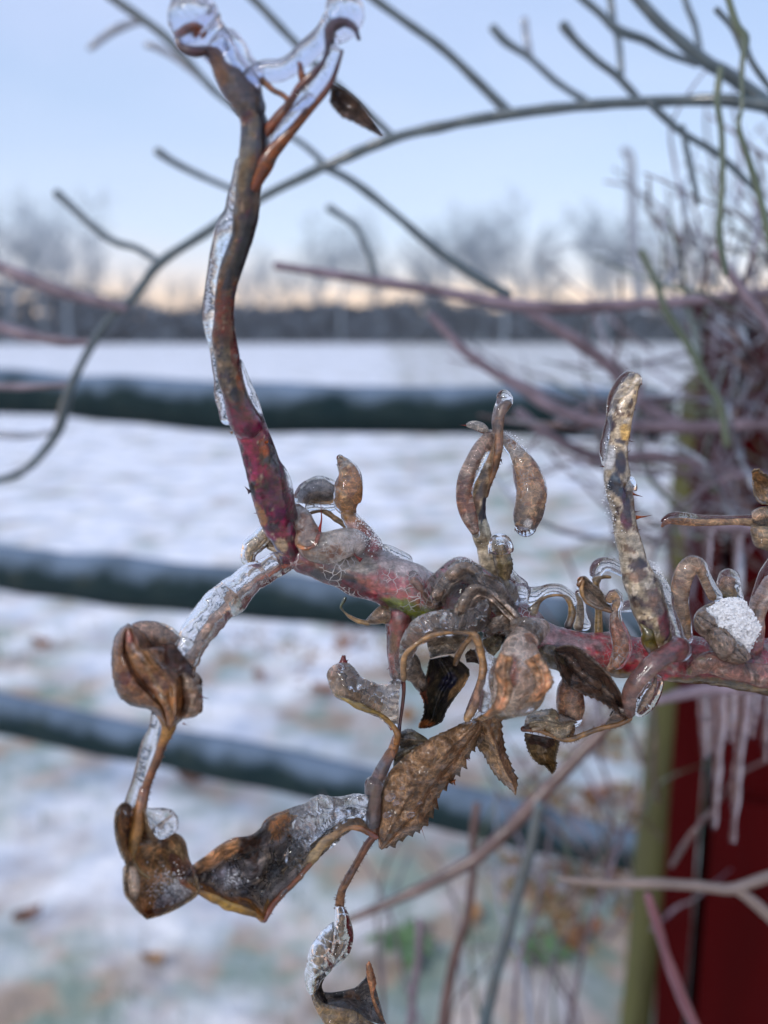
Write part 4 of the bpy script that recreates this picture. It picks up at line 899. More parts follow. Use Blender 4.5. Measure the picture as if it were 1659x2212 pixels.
sheet('leaf', 'E', [(1380, 690, -13), (1440, 600, -12), (1530, 510, -11)], [(1400, 720, -13), (1490, 640, -12), (1600, 520, -11)], bulge=-1, wr=.4, c1=(.5, .36, .22), c2=(.62, .52, .42), c3=(.3, .2, .1), parent=root, nu=50, seed=14)
low = st('leaf_rim', 'F', [(-10, 820, 14, -10), (60, 750, 22, -9), (140, 660, 34, -8), (220, 560, 40, -7), (320, 450, 36, -5), (400, 380, 24, -4), (480, 335, 16, -2), (560, 335, 18, -1), (620, 365, 20, 0), (670, 390, 22, 0)], palette([(0, (.16, .06, .03)), (.4, (.30, .22, .12)), (.7, (.28, .17, .09)), (1, (.16, .05, .03))], seed=17), amp=.3, nscale=420, squash=.5, zo=-5.5)
low2 = st('leaf_rim', 'E', [(820, 975, 22, -24), (900, 1030, 20, -23), (1040, 1095, 30, -22), (1160, 1150, 30, -21), (1280, 1190, 22, -20), (1375, 1235, 14, -18)], palette([(0, (.14, .04, .02)), (.5, (.34, .22, .07)), (1, (.20, .10, .04))], seed=18), amp=.3, nscale=420, squash=.5, zo=-5)
low3 = st('leaf_rim', 'E', [(1372, 1240, 12, -19), (1420, 1140, 20, -17), (1500, 1050, 18, -15), (1600, 950, 16, -13), (1680, 860, 14, -11)], palette([(0, (.14, .04, .02)), (1, (.18, .07, .03))], seed=19), amp=.25, nscale=420, zo=-5)
sheet('ice_coat', 'E', LA[6:], LB[6:], bulge=2, rim=-2, wr=1.0, parent=low, ice='y', icemat='ice', tf=2.2, tb=1.4, grow=.03, seed=13, lump=.5, noleaf=True, nu=130)
for a in ((1395, 1180, 1432, 1196), (1440, 1125, 1462, 1135), (1470, 1100, 1482, 1108), (1495, 1070, 1512, 1078)): thorn('E', *a, 10, -17, low3, name='leaf_tooth')
# bits of ice that fill the leaf's trough
ice('F', [(0, 480, 50, -8), (120, 420, 70, -7), (230, 330, 75, -6), (340, 260, 70, -5), (450, 230, 66, -3), (560, 220, 62, -1), (640, 240, 56, 0)], low, m='ice_milky', amp=.16)
ice('F', [(10, 740, 44, -9), (70, 640, 64, -8), (150, 520, 60, -7), (210, 440, 40, -7)], low, m='ice', amp=.25)
ice('F', [(190, 290, 16, -10), (240, 330, 20, -10), (290, 380, 16, -9)], low, m='ice_milky', amp=.2)
# ---- stalk running down the middle to it
mid = [(1440, 1130, 90, 2), (1455, 1200, 78, 1), (1460, 1290, 68, 0), (1450, 1380, 56, 0), (1440, 1470, 46, 0), (1430, 1560, 42, 0), (1440, 1640, 36, 0)]
md = st('leaf_stalk', 'C', mid, palette([(0, (.14, .05, .04)), (.3, (.26, .07, .07)), (1, (.32, .12, .11))], blot=((300, .15, (.15, .08, .05)), (450, .3, (.45, .28, .24))), seed=20), amp=.10)
ice('C', [(1430, 1150, 105, 1), (1445, 1250, 92, 0), (1440, 1400, 78, 0), (1430, 1500, 62, 0), (1435, 1640, 50, 0)], md, m='ice_crackled', amp=.12)
thorn('C', 1410, 1585, 1365, 1620, 14, 0, md, col=(.3, .04, .03)); thorn('C', 1410, 1330, 1375, 1400, 24, 0, md, col=(.25, .05, .04)); thorn('C', 1400, 1290, 1365, 1310, 18, 0, md)
s3p = [(610, 560, 30, 0), (640, 640, 22, 0), (652, 720, 14, 0), (640, 840, 12, 0), (622, 960, 14, 0), (600, 1050, 30, -1), (575, 1130, 34, -1), (540, 1200, 26, -1), (490, 1290, 24, -1), (455, 1380, 24, -1), (440, 1480, 24, -1), (445, 1600, 24, -1)]
s3 = st('leaf_stalk', 'G', s3p, palette([(0, (.28, .08, .06)), (.2, (.06, .02, .03)), (.42, (.06, .02, .03)), (.5, (.28, .14, .07)), (.58, (.20, .09, .05)), (.64, (.02, .015, .05)), (.72, (.14, .08, .06)), (1, (.12, .08, .09))], seed=22), amp=.08)
s3b = st('leaf_stalk', 'F', [(685, -40, 26, -1), (665, 100, 24, -1), (655, 220, 22, -1), (660, 330, 22, 0), (665, 395, 22, 0)], palette([(0, (.12, .08, .09)), (1, (.16, .07, .04))], seed=23), amp=.08)
ice('G', [(560, 1150, 40, -2), (500, 1270, 44, -2), (460, 1370, 50, -2), (440, 1470, 52, -2), (440, 1600, 54, -2)], s3, m='ice', amp=.12)
ice('F', [(650, 40, 54, -2), (650, 150, 56, -2), (655, 250, 54, -2), (665, 350, 42, -1)], s3b, m='ice', amp=.12)
thorn('G', 570, 985, 545, 962, 10, -1, s3, col=(.2, .03, .02))
ice('G', [(625, 560, 52, 0), (620, 640, 40, 0), (600, 700, 26, 0)], s3, m='ice_crackled')
# tendril
td = st('tendril', 'C', [(1088, 1132, 7, 0), (1070, 1165, 12, 0), (1056, 1190, 9, 0), (1072, 1220, 8, 0), (1110, 1255, 12, 0), (1170, 1290, 15, 0), (1230, 1300, 17, 0), (1280, 1285, 17, 0), (1350, 1285, 24, 0)], palette([(0, (.02, .05, .03)), (.2, (.05, .06, .03)), (.4, (.22, .14, .07)), (1, (.38, .26, .13))], seed=24), amp=.35, nscale=700)
sheet('leaf', 'C', [(1235, 1290, 0), (1280, 1230, 0), (1330, 1190, 1), (1400, 1180, 1)], [(1235, 1300, 0), (1300, 1305, 0), (1360, 1295, 0), (1400, 1290, 0)], bulge=-2, c1=(.3, .2, .12), c2=(.4, .3, .2), parent=root, ice='y', seed=25, nu=50)
# ---- small hooked leaf
HA = [(262, 545, -1), (290, 575, -1), (340, 635, -2), (400, 670, -2), (470, 692, -2), (545, 690, -1), (600, 645, 0), (625, 620, 0)]
HB = [(215, 555, -1), (160, 610, -2), (162, 660, -2), (200, 745, -3), (300, 795, -3), (400, 850, -2), (500, 890, -1), (560, 945, 0), (610, 975, 0)]
hk = sheet('leaf', 'G', [(lerp(a[0], b[0], .3), lerp(a[1], b[1], .3), a[2]+1) for a, b in zip(HA[:6], HB[:6])], HB[:7], bulge=-2, rim=1, wr=.7, c1=(.28, .19, .11), c2=(.46, .36, .26), c3=(.12, .07, .04), parent=root, seed=26, spots=[(.05, .5, .12, .5, (.5, .38, .3))], ser=8, nser=14, sersides=(1, .3))
sheet('ice_coat', 'G', HA, HB, bulge=-3, wr=.6, parent=hk, ice='y', icemat='ice', tf=1.2, tb=1.6, grow=.05, seed=26, noleaf=True, lump=.4)
sheet('ice_web', 'G', [(470, 700, 0), (545, 700, 0), (612, 660, 0)], [(470, 850, 0), (560, 910, 0), (618, 960, 0)], bulge=-1, wr=.4, c1=(.62, .65, .72), c2=(.72, .75, .8), c3=(.4, .42, .48), vein=(.3, .32, .38), parent=root, m=M['leaf_thin'], seed=27, nu=60)
rl = st('leaf_rim', 'G', [(200, 745, 12, -3), (300, 800, 22, -3), (400, 850, 22, -3), (490, 885, 16, -2), (560, 945, 18, -1), (605, 1010, 26, -1), (600, 1070, 24, -1)], palette([(0, (.28, .22, .10)), (.5, (.26, .18, .06)), (1, (.30, .14, .06))], seed=27), amp=.25, nscale=500, zo=-2)
tp = sheet('leaf_tip', 'G', [(205, 555), (225, 520), (238, 485)], [(275, 560), (262, 520), (250, 484)], dA=-1, dB=-1, bulge=-1, c1=(.22, .03, .03), c2=(.3, .06, .05), c3=(.1, .02, .02), vein=(.2, .04, .04), parent=root, ser=9, nser=5, nu=40, nv=14, seed=28)
for a in ((240, 500, 240, 478), (255, 505, 262, 480), (265, 525, 280, 510), (270, 545, 288, 535)): thorn('G', *a, 8, -1, tp, name='leaf_tooth', col=(.25, .03, .03))

# ---- big brown serrated leaf
sheet('leaf', 'G', [(1155, 905, -3), (1060, 940, -4), (960, 985, -4), (860, 1030, -4), (760, 1090, -4), (640, 1185, -3), (560, 1270, -2), (505, 1380, -1), (488, 1500, -1), (482, 1620, -1), (482, 1720, -1), (485, 1780, -1)],
      [(1180, 930, -3), (1165, 1020, -2), (1120, 1110, -1), (1080, 1160, 0), (1055, 1215, 0), (1000, 1290, 1), (930, 1370, 1), (880, 1440, 2), (860, 1510, 2), (810, 1590, 1), (760, 1650, 0), (600, 1740, 0), (500, 1795, -1)],
      bulge=-4, wr=1.0, c1=(.24, .14, .07), c2=(.38, .24, .13), c3=(.13, .07, .035), vein=(.17, .10, .05), parent=root, ser=54, nser=17, sersides=(.15, 1), nu=170, nv=54, seed=29, folds=[(.5, .05, -.8), (.78, .05, 1.2)])
for bx_, by_, br_2, bz_ in ((560, 1440, 26, -7), (600, 1480, 16, -7), (700, 1560, 20, -7), (640, 1380, 14, -7), (760, 1480, 13, -6), (540, 1560, 20, -6)):
    tube('ice_bead', 'G', [(bx_-br_2*.6, by_+br_2*.3, br_2*.8, bz_), (bx_, by_, br_2, bz_), (bx_+br_2*.7, by_-br_2*.2, br_2*.7, bz_)], M['ice_clear'], s3, sides=16, nstep=8, amp=.2)
st('leaf_rim', 'F', [(700, 385, 14, -1), (760, 405, 14, 0), (850, 380, 14, 0), (920, 350, 12, 0), (985, 305, 10, 0)], palette([(0, (.22, .06, .03)), (.4, (.30, .12, .06)), (1, (.26, .15, .07))], seed=30), amp=.5, nscale=600)
tooth_p = sheet('leaf', 'G', [(1230, 880, 1), (1300, 900, 2), (1310, 1000, 2), (1330, 1120, 2), (1360, 1190, 1), (1385, 1260, 1), (1412, 1320, 0), (1408, 1422, 0)],
      [(1120, 960, 0), (1130, 1040, 0), (1150, 1100, 0), (1200, 1160, 0), (1245, 1250, 0), (1310, 1330, 0), (1370, 1380, 0), (1405, 1424, 0)], bulge=-3, wr=.7, c1=(.26, .16, .08), c2=(.36, .24, .13), c3=(.14, .09, .04), vein=(.34, .22, .12), parent=root, ser=26, nser=12, sersides=(1, .7), nu=120, seed=32, folds=[(.45, .1, -1.5)])
sheet('leaf', 'G', [(1210, 900, 3), (1290, 890, 4), (1305, 980, 4), (1325, 1060, 4)], [(1180, 960, 3), (1230, 1040, 3), (1280, 1100, 4), (1330, 1150, 4)], bulge=2, c1=(.13, .12, .05), c2=(.2, .17, .08), parent=root, ser=20, nser=8, sersides=(1, 0), nu=60, seed=33)
thorn('G', 1395, 1310, 1432, 1312, 14, 1, tooth_p, name='leaf_tooth', col=(.25, .08, .05)); thorn('G', 1335, 1185, 1366, 1190, 10, 1, tooth_p, name='leaf_tooth')
thorn('G', 985, 1330, 1000, 1362, 22, 1, tooth_p, name='leaf_tooth', col=(.26, .1, .05)); thorn('G', 1050, 1190, 1082, 1252, 26, 0, tooth_p, name='leaf_tooth', col=(.24, .1, .05)); thorn('G', 1065, 1170, 1098, 1196, 14, 0, tooth_p, name='leaf_tooth')
# small dark folds behind the stalk (G 560-800, 990-1240)
sheet('leaf', 'G', [(620, 1010, 2), (690, 985, 2), (760, 1020, 2), (815, 1060, 1)], [(600, 1070, 3), (660, 1110, 2), (720, 1100, 2), (810, 1070, 1)], bulge=-2, c1=(.09, .07, .03), c2=(.17, .14, .06), c3=(.04, .03, .02), parent=root, ser=12, nser=10, sersides=(1, 0), nu=60, seed=34, ice='y')
sheet('leaf', 'G', [(590, 1120, 3), (680, 1090, 2), (760, 1070, 2)], [(580, 1240, 3), (650, 1200, 2), (740, 1110, 2)], bulge=-2, c1=(.12, .10, .04), c2=(.24, .2, .1), c3=(.05, .04, .02), parent=root, nu=60, seed=35, ice='y')
hair = thorn('F', 975, 325, 1008, 422, 4, 0, tooth_p, name='leaf_hair', col=(.3, .1, .06))

# ---- hanging dark leaf and its frame of arched brown ribs
sheet('leaf', 'G', [(830, 510, 2), (800, 640, 2), (765, 730, 2), (790, 800, 2), (790, 880, 2), (755, 960, 2), (770, 975, 2)],
      [(960, 485, 3), (1050, 540, 3), (1092, 600, 3), (1060, 680, 3), (990, 775, 2), (935, 860, 2), (905, 930, 2), (820, 972, 2)][0:8], bulge=5, rim=-2.5, wr=.8, c1=(.05, .05, .035), c2=(.11, .09, .06), c3=(.02, .02, .04), vein=(.14, .12, .09), parent=root, ser=13, nser=16, sersides=(1, .7), nu=120, nv=40, seed=36, folds=[(.5, .05, -1.2)],
      spots=[(.45, .9, .2, .12, (.28, .18, .09)), (.93, .4, .08, .5, (.38, .24, .13)), (.45, .06, .2, .08, (.22, .09, .05)), (.35, .6, .12, .2, (.018, .018, .05))])
r1p = [(650, 640, 22, -2), (648, 560, 22, -3), (665, 480, 20, -4), (720, 420, 16, -5), (790, 372, 17, -5), (870, 340, 17, -5), (970, 325, 17, -5), (1060, 322, 18, -5), (1120, 335, 24, -5), (1150, 390, 28, -5), (1175, 470, 26, -5), (1190, 560, 26, -5), (1180, 640, 28, -5), (1160, 720, 30, -4), (1130, 820, 30, -3), (1080, 910, 26, -3)]
rb1 = st('leaf_rib', 'G', r1p, palette([(0, (.26, .17, .10)), (.4, (.40, .24, .12)), (.65, (.36, .22, .12)), (.9, (.24, .15, .12)), (1, (.34, .22, .12))], seed=37), amp=.15, nscale=500, zo=-6)
rb2 = st('leaf_rib', 'G', [(1120, 350, 22, -5), (1080, 390, 20, -4), (1050, 430, 20, -3), (1020, 480, 22, -1), (1000, 540, 18, 1)], palette([(0, (.4, .24, .12)), (1, (.12, .08, .05))], seed=38), amp=.15, zo=-3)
ice('G', [(1170, 450, 40, -4), (1200, 560, 44, -4), (1190, 680, 52, -4), (1150, 790, 52, -3), (1090, 900, 34, -3)], rb1, m='ice_milky', amp=.12)
# the arched milky ice-covered leaf above it
AA = [(655, 620, -3), (640, 500, -4), (665, 380, -6), (720, 270, -8), (800, 215, -9), (920, 195, -10), (1040, 190, -10), (1130, 150, -9), (1180, 60, -7)]
AB = [(700, 640, -1), (680, 520, -2), (720, 425, -4), (790, 370, -6), (870, 335, -7), (980, 318, -8), (1110, 325, -8), (1200, 270, -7), (1230, 130, -6)]
sheet('leaf', 'G', [(lerp(a[0], b[0], .12), lerp(a[1], b[1], .12), a[2]+2.5) for a, b in zip(AA, AB)], [(q[0], q[1], q[2]+2.5) for q in AB], bulge=-1.5, wr=.6, c1=(.26, .19, .14), c2=(.44, .35, .28), c3=(.09, .06, .045), vein=(.14, .09, .06), parent=root, m=M['leaf_thin'], seed=39, nu=130)
sheet('ice_coat', 'G', AA, AB, bulge=-3, wr=.5, parent=rb1, ice='y', icemat='ice', tf=1.2, tb=2.6, grow=.05, seed=39, nu=120, noleaf=True, lump=.35)
sheet('leaf', 'G', [(640, 560, -2), (700, 470, -1), (745, 500, 0), (760, 560, 0), (800, 640, 1)], [(650, 640, -2), (700, 660, -1), (730, 700, 0), (770, 730, 1), (810, 700, 1)], bulge=-3, wr=.6, c1=(.24, .19, .14), c2=(.38, .32, .26), parent=root, ice='y', seed=40, nu=60)
sheet('leaf', 'G', [(800, 370, 2), (900, 340, 2), (1000, 335, 2), (1100, 345, 2)], [(830, 500, 3), (900, 480, 3), (980, 470, 3), (1040, 470, 2)], bulge=3, wr=1.2, c1=(.28, .23, .16), c2=(.44, .40, .34), c3=(.12, .09, .05), parent=root, ice='y', icemat='ice_milky', seed=41, nu=70)
# tan lumps of iced leaf on the cane (H)
tl1 = sheet('leaf', 'H', [(400, 960, -2), (440, 870, -4), (520, 780, -6), (600, 710, -7), (680, 700, -7), (750, 760, -6), (830, 820, -5), (930, 900, -4)], [(460, 1010, 2), (540, 930, 1), (600, 870, 0), (660, 830, 0), (720, 850, 0), (790, 910, 0), (850, 960, 0), (900, 1010, 0)], bulge=-3, rim=2, wr=1.8, c1=(.30, .21, .15), c2=(.50, .41, .34), c3=(.10, .065, .045), vein=(.20, .13, .09), parent=root, folds=[(.3, .07, 3), (.6, .06, -2.5), (.82, .06, 2.5)], ser=12, nser=16, seed=41, nu=140, nv=50)
sheet('leaf', 'H', [(470, 900, -6), (540, 830, -8), (620, 790, -8), (690, 800, -7)], [(500, 960, -4), (570, 900, -5), (640, 850, -5), (690, 850, -5)], bulge=-2, wr=1.2, c1=(.34, .26, .2), c2=(.56, .48, .42), c3=(.16, .1, .07), parent=root, ser=10, nser=10, seed=141, nu=80)
ice('H', [(400, 960, 66, -3), (470, 880, 102, -4), (550, 800, 106, -5), (630, 745, 90, -5), (720, 775, 86, -5), (800, 840, 94, -4), (880, 900, 104, -3), (940, 960, 80, -2)], tl1, m='ice_crackled', amp=.22, amp2=.05, nscale2=600)
tl2 = sheet('leaf', 'H', [(540, 1120, -9), (580, 1010, -11), (620, 920, -12), (690, 850, -12), (770, 850, -11), (860, 900, -9), (960, 980, -7), (1020, 1050, -6)], [(640, 1140, -5), (670, 1050, -6), (710, 980, -6), (760, 950, -6), (810, 970, -5), (860, 1020, -4), (910, 1070, -4), (960, 1100, -4)], bulge=-2.5, rim=1.5, wr=1.7, c1=(.36, .29, .24), c2=(.58, .52, .46), c3=(.14, .10, .07), vein=(.26, .18, .13), parent=root, folds=[(.35, .06, 2.8), (.65, .06, -2.2)], ser=10, nser=18, seed=43, nu=140, nv=50)
ice('H', [(540, 1130, 64, -9), (600, 1020, 100, -9), (660, 920, 118, -9), (740, 870, 112, -8), (830, 910, 102, -7), (910, 990, 84, -6), (980, 1060, 60, -6)], tl2, m='ice', amp=.22, amp2=.05, nscale2=600)
kn = st('twig', 'H', [(310, 810, 26, -5), (350, 860, 22, -5), (400, 930, 20, -4), (450, 980, 24, -3), (490, 1000, 26, -2)], palette([(0, (.20, .10, .07)), (1, (.24, .13, .08))], seed=44), amp=.15)
ice('H', [(300, 770, 30, -5), (310, 800, 44, -5), (350, 850, 30, -5)], kn, m='ice_milky')
# dark hollow tangle between (G 1180-1340, 200-500)
sheet('leaf', 'G', [(1180, 290, 4), (1230, 220, 4), (1290, 200, 4), (1330, 230, 4)], [(1200, 420, 5), (1260, 430, 5), (1320, 400, 5), (1340, 330, 5)], bulge=3, wr=1.5, c1=(.07, .05, .03), c2=(.16, .13, .08), c3=(.02, .015, .015), parent=root, ice='y', seed=45, nu=60)
sheet('leaf', 'G', [(1180, 380, 3), (1250, 350, 3), (1320, 370, 3)], [(1200, 500, 4), (1240, 500, 4), (1290, 440, 4)], bulge=-2, wr=1.2, c1=(.16, .13, .06), c2=(.30, .25, .13), c3=(.05, .04, .02), parent=root, ice='y', seed=46, nu=50, rim=1)
sheet('leaf', 'G', [(1065, 480, 3), (1110, 450, 3), (1180, 470, 4), (1230, 500, 4)], [(1075, 530, 3), (1130, 530, 3), (1180, 545, 4), (1230, 520, 4)], bulge=1, c1=(.06, .05, .05), c2=(.1, .09, .08), parent=root, ser=16, nser=7, sersides=(1, .5), nu=50, seed=47)
br_ = st('leaf_rib', 'G', [(1290, 190, 30, -6), (1330, 240, 32, -7), (1370, 290, 30, -7), (1400, 330, 26, -7)], palette([(0, (.34, .22, .14)), (1, (.28, .17, .1))], seed=48), amp=.2)
# ---- ice globe at front with olive heart
gl = tube('leaf', 'G', [(1560, 300, 60, -8), (1500, 330, 78, -10), (1450, 400, 84, -12), (1430, 480, 110, -14), (1430, 570, 150, -16), (1420, 660, 160, -17), (1390, 750, 130, -16), (1340, 820, 90, -12), (1240, 870, 50, -8), (1160, 920, 34, -5)], M['leaf'], root, rs=0.86, flute=0.12, fph=3.0, squash=.75, sides=44, amp=.10, nscale=150, amp2=.05,
    colf=palette([(0, (.46, .38, .34)), (.3, (.62, .55, .50)), (.5, (.56, .49, .42)), (.66, (.42, .35, .20)), (.85, (.40, .29, .13)), (1, (.34, .22, .12))], spots=[(.42, -.4, .06, .25, (.26, .09, .06)), (.70, -.2, .10, .5, (.17, .14, .04)), (.2, .4, .05, .3, (.32, .16, .08))], blot=((220, .25, (.66, .6, .56)), (500, .3, (.30, .2, .13))), seed=50))
ice('G', [(1570, 300, 66, -9), (1510, 330, 96, -12), (1460, 400, 100, -14), (1440, 480, 140, -16), (1440, 570, 190, -17), (1430, 650, 200, -18), (1400, 740, 170, -17), (1330, 820, 100, -12)], gl, m='ice_crackled', amp=.09, sides=40)
sheet('leaf', 'G', [(1500, 560, -14), (1580, 540, -13), (1620, 620, -12), (1642, 690, -11)], [(1480, 800, -14), (1530, 790, -13), (1590, 740, -12), (1640, 695, -11)], bulge=-3, c1=(.40, .29, .16), c2=(.5, .38, .24), c3=(.34, .2, .1), parent=root, ice='y', seed=51, nu=60)
for A_, B_2, z_ in (([(1300, 470), (1270, 580), (1290, 700), (1260, 820), (1190, 890)], [(1390, 500), (1370, 600), (1380, 710), (1340, 830), (1240, 900)], -31), ([(1560, 470), (1620, 560), (1655, 650), (1640, 700), (1560, 790)], [(1470, 520), (1520, 600), (1540, 680), (1520, 740), (1480, 800)], -29)):
    sheet('leaf', 'G', [(q[0], q[1], z_+4) for q in A_], [(q[0], q[1], z_) for q in B_2], bulge=-1.5, wr=1.0, c1=(.40, .30, .20), c2=(.58, .47, .36), c3=(.2, .12, .07), vein=(.5, .4, .3), parent=root, m=M['leaf_thin'], ser=14, nser=10, seed=int(A_[0][0]), nu=90, folds=[(.5, .06, -1)])
bulb('G', [(1200, 500, 40, -6), (1230, 560, 70, -8), (1230, 660, 80, -10), (1230, 760, 74, -10), (1200, 840, 50, -7)], 'ice_milky', gl)

# ragged scraps of leaf edge around the centre
for k_, (A_, B2_, z_) in enumerate((([(430, 900), (500, 800), (570, 720), (650, 690), (720, 740)], [(450, 960), (530, 880), (600, 800), (660, 770), (720, 800)], -8), ([(600, 1010), (640, 900), (700, 840), (790, 850)], [(650, 1020), (690, 930), (740, 890), (800, 910)], -13),
        ([(780, 1130), (850, 1060), (920, 1060), (960, 1130)], [(800, 1190), (860, 1150), (910, 1140), (950, 1180)], -8), ([(960, 1080), (1040, 1060), (1120, 1090), (1170, 1160)], [(950, 1140), (1030, 1130), (1100, 1170), (1160, 1240)], -12))):
    sheet('leaf', 'H', [(q[0], q[1], z_) for q in A_], [(q[0], q[1], z_+2) for q in B2_], bulge=-1.5, wr=1.0, c1=(.26, .18, .12), c2=(.46, .37, .29), c3=(.09, .06, .04), vein=(.18, .12, .08), parent=root, ser=16, nser=11, ice='y', tf=.7, seed=120+k_, nu=70)
# ---- striated dome and tan pod behind the left joint (C)
dome = sheet('leaf', 'C', [(765, 490, 5), (800, 430, 5), (850, 385, 5), (920, 365, 5), (985, 385, 5), (1010, 430, 5)], [(820, 495, 5), (850, 460, 5), (910, 450, 5), (960, 460, 5), (1000, 465, 5)][0:5], bulge=-3, c1=(.34, .34, .36), c2=(.46, .46, .48), c3=(.2, .2, .22), vein=(.16, .16, .18), parent=root, ice='y', tf=2.2, tb=1.2, grow=.1, icemat='ice', m=M['leaf_thin'], seed=52, nu=70)
rbb = st('leaf_rim', 'C', [(820, 490, 12, 5), (860, 460, 16, 5), (930, 470, 18, 5), (1000, 470, 16, 5)], palette([(0, (.3, .2, .1)), (1, (.38, .24, .12))], seed=53), amp=.3, nscale=500)
ice('C', [(840, 520, 26, 5), (880, 510, 36, 5), (940, 515, 40, 5), (1000, 510, 34, 5)], rbb, m='ice')
tw = st('twig', 'C', [(850, 560, 12, 5), (920, 545, 15, 5), (980, 565, 20, 5), (1040, 610, 20, 5), (1090, 650, 18, 5), (1120, 680, 18, 4)], palette([(0, (.26, .17, .09)), (1, (.30, .2, .12))], seed=54), amp=.25, nscale=600)
pod = tube('leaf', 'C', [(1055, 195, 22, 3), (1075, 225, 42, 3), (1110, 290, 66, 2), (1112, 360, 86, 2), (1100, 430, 94, 2), (1095, 490, 78, 2), (1110, 545, 50, 2)], M['leaf'], root, rs=.8, flute=.24, fph=3.9, squash=.75, sides=36, amp=.08, nscale=250, amp2=.03, colf=palette([(0, (.22, .18, .14)), (.15, (.34, .34, .34)), (.28, (.36, .30, .22)), (.33, (.42, .22, .08)), (.6, (.40, .20, .07)), (1, (.46, .26, .09))], blot=((380, .2, (.52, .34, .16)), (500, .25, (.24, .11, .04))), seed=55))
ice('C', [(1052, 190, 26, 3), (1075, 225, 50, 3), (1112, 290, 74, 2), (1114, 360, 94, 2), (1102, 430, 102, 2), (1095, 500, 88, 2), (1110, 550, 54, 2)], pod, m='ice_crackled', amp=.08)
pst = st('twig', 'C', [(1100, 560, 40, 2), (1130, 610, 48, 2), (1175, 660, 56, 2), (1210, 720, 64, 2), (1250, 780, 70, 2)], palette([(0, (.34, .2, .09)), (.5, (.28, .13, .09)), (1, (.40, .13, .16))], blot=((600, .1, (.5, .35, .33)),), seed=56), amp=.12)
ice('C', [(1110, 580, 54, 3), (1150, 640, 64, 3), (1210, 710, 74, 3), (1260, 780, 78, 3)], pst, m='ice_crackled')
thorn('C', 1180, 350, 1198, 335, 8, 2, pod, col=(.15, .05, .04)); thorn('C', 1040, 240, 1022, 232, 10, 3, pod, col=(.05, .03, .03)); thorn('C', 1040, 180, 1024, 192, 8, 3, pod)
thorn('C', 905, 715, 920, 478, 18, -4, cane, col=(.34, .04, .03), bend=.12)
thorn('C', 1195, 880, 1135, 795, 18, -6, cane, col=(.14, .03, .03), bend=-.3)
# icy collar at the joint
col_ = tube('knot', 'C', [(760, 530, 28, 0), (790, 600, 66, -1), (820, 690, 80, -2), (850, 770, 90, -3), (940, 800, 96, -3), (1040, 790, 92, -3), (1140, 780, 78, -2)], M['stem'], root, amp=.2, nscale=260, amp2=.06, colf=palette([(0, (.40, .36, .34)), (.4, (.36, .24, .18)), (.7, (.40, .34, .28)), (1, (.5, .44, .42))], blot=((300, .15, (.22, .1, .06)), (420, .2, (.6, .56, .52))), seed=57))
ice('C', [(750, 510, 28, 0), (780, 590, 72, -1), (830, 690, 92, -3), (870, 770, 104, -5), (950, 790, 112, -5), (1050, 775, 106, -5), (1150, 770, 94, -3), (1240, 830, 90, -2), (1380, 850, 70, 1), (1480, 890, 60, 2)], col_, m='ice_crackled', amp=.16)
st('twig', 'C', [(770, 780, 14, -6), (820, 800, 15, -7), (880, 780, 13, -7), (905, 720, 15, -6)], palette([(0, (.42, .22, .12)), (1, (.34, .08, .05))], seed=58))
# left ice blade with ragged brown edge
sheet('winged_blade', 'C', [(545, 640, 4), (480, 700, 4), (425, 755, 4), (402, 850, 4), (430, 915, 4)], [(600, 700, 4), (570, 740, 4), (520, 790, 4), (470, 840, 4), (440, 915, 4)], bulge=-1.5, c1=(.38, .34, .26), c2=(.52, .50, .46), c3=(.3, .24, .15), parent=root, ice='y', icemat='ice', tf=1.2, seed=59, nu=60)
st('leaf_rim', 'C', [(600, 780, 20, 4), (560, 750, 22, 4), (520, 790, 26, 4), (470, 840, 22, 4), (460, 880, 20, 4), (440, 910, 14, 4)], palette([(0, (.24, .17, .10)), (1, (.26, .19, .11))], seed=60), amp=.45, nscale=600)
st('twig', 'C', [(570, 790, 16, 4), (640, 820, 22, 3), (720, 860, 26, 2)], palette([(0, (.3, .24, .16)), (1, (.24, .16, .12))], seed=61))

# ---- lower hanging stalk and twisted leaf (F)
s4p = [(660, 385, 24, 0), (625, 430, 26, 0), (570, 520, 26, 0), (520, 610, 25, 0), (475, 690, 26, -1), (440, 760, 28, -1), (428, 840, 30, -1), (430, 910, 34, -1)]
s4 = st('leaf_stalk', 'F', s4p, palette([(0, (.10, .04, .03)), (.3, (.18, .08, .05)), (1, (.24, .13, .07))], blot=((500, .2, (.1, .05, .04)),), seed=62), amp=.08, nscale=500)
tag(hairs('F', s4p, 44, 22, s4, side=0, seed=7, r=4), None, None, kind='stuff')
sheet('leaf', 'F', [(400, 860, -1), (400, 960, -2), (390, 1040, -2), (385, 1120, -2), (370, 1200, -2), (365, 1260, -2)], [(455, 870, -1), (485, 930, 0), (512, 1030, 1), (510, 1110, 1), (480, 1190, 0), (375, 1280, -1)][0:6], bulge=-3, wr=.5, c1=(.18, .12, .07), c2=(.26, .19, .12), c3=(.04, .03, .03), parent=root, seed=63, nu=90, spots=[(.65, .75, .35, .2, (.02, .022, .03))], ice='y', tf=.4)
sheet('leaf', 'F', [(385, 980, -2), (310, 1060, -3), (260, 1140, -4), (225, 1240, -4), (215, 1350, -4), (240, 1450, -3)], [(380, 1090, -1), (375, 1180, -1), (360, 1260, -1), (320, 1310, -2), (280, 1350, -2), (245, 1450, -3)], bulge=-3, wr=.9, c1=(.30, .25, .17), c2=(.42, .36, .27), c3=(.16, .12, .06), parent=root, ice='y', icemat='ice', tf=1.0, tb=.6, grow=.10, seed=64, nu=90)
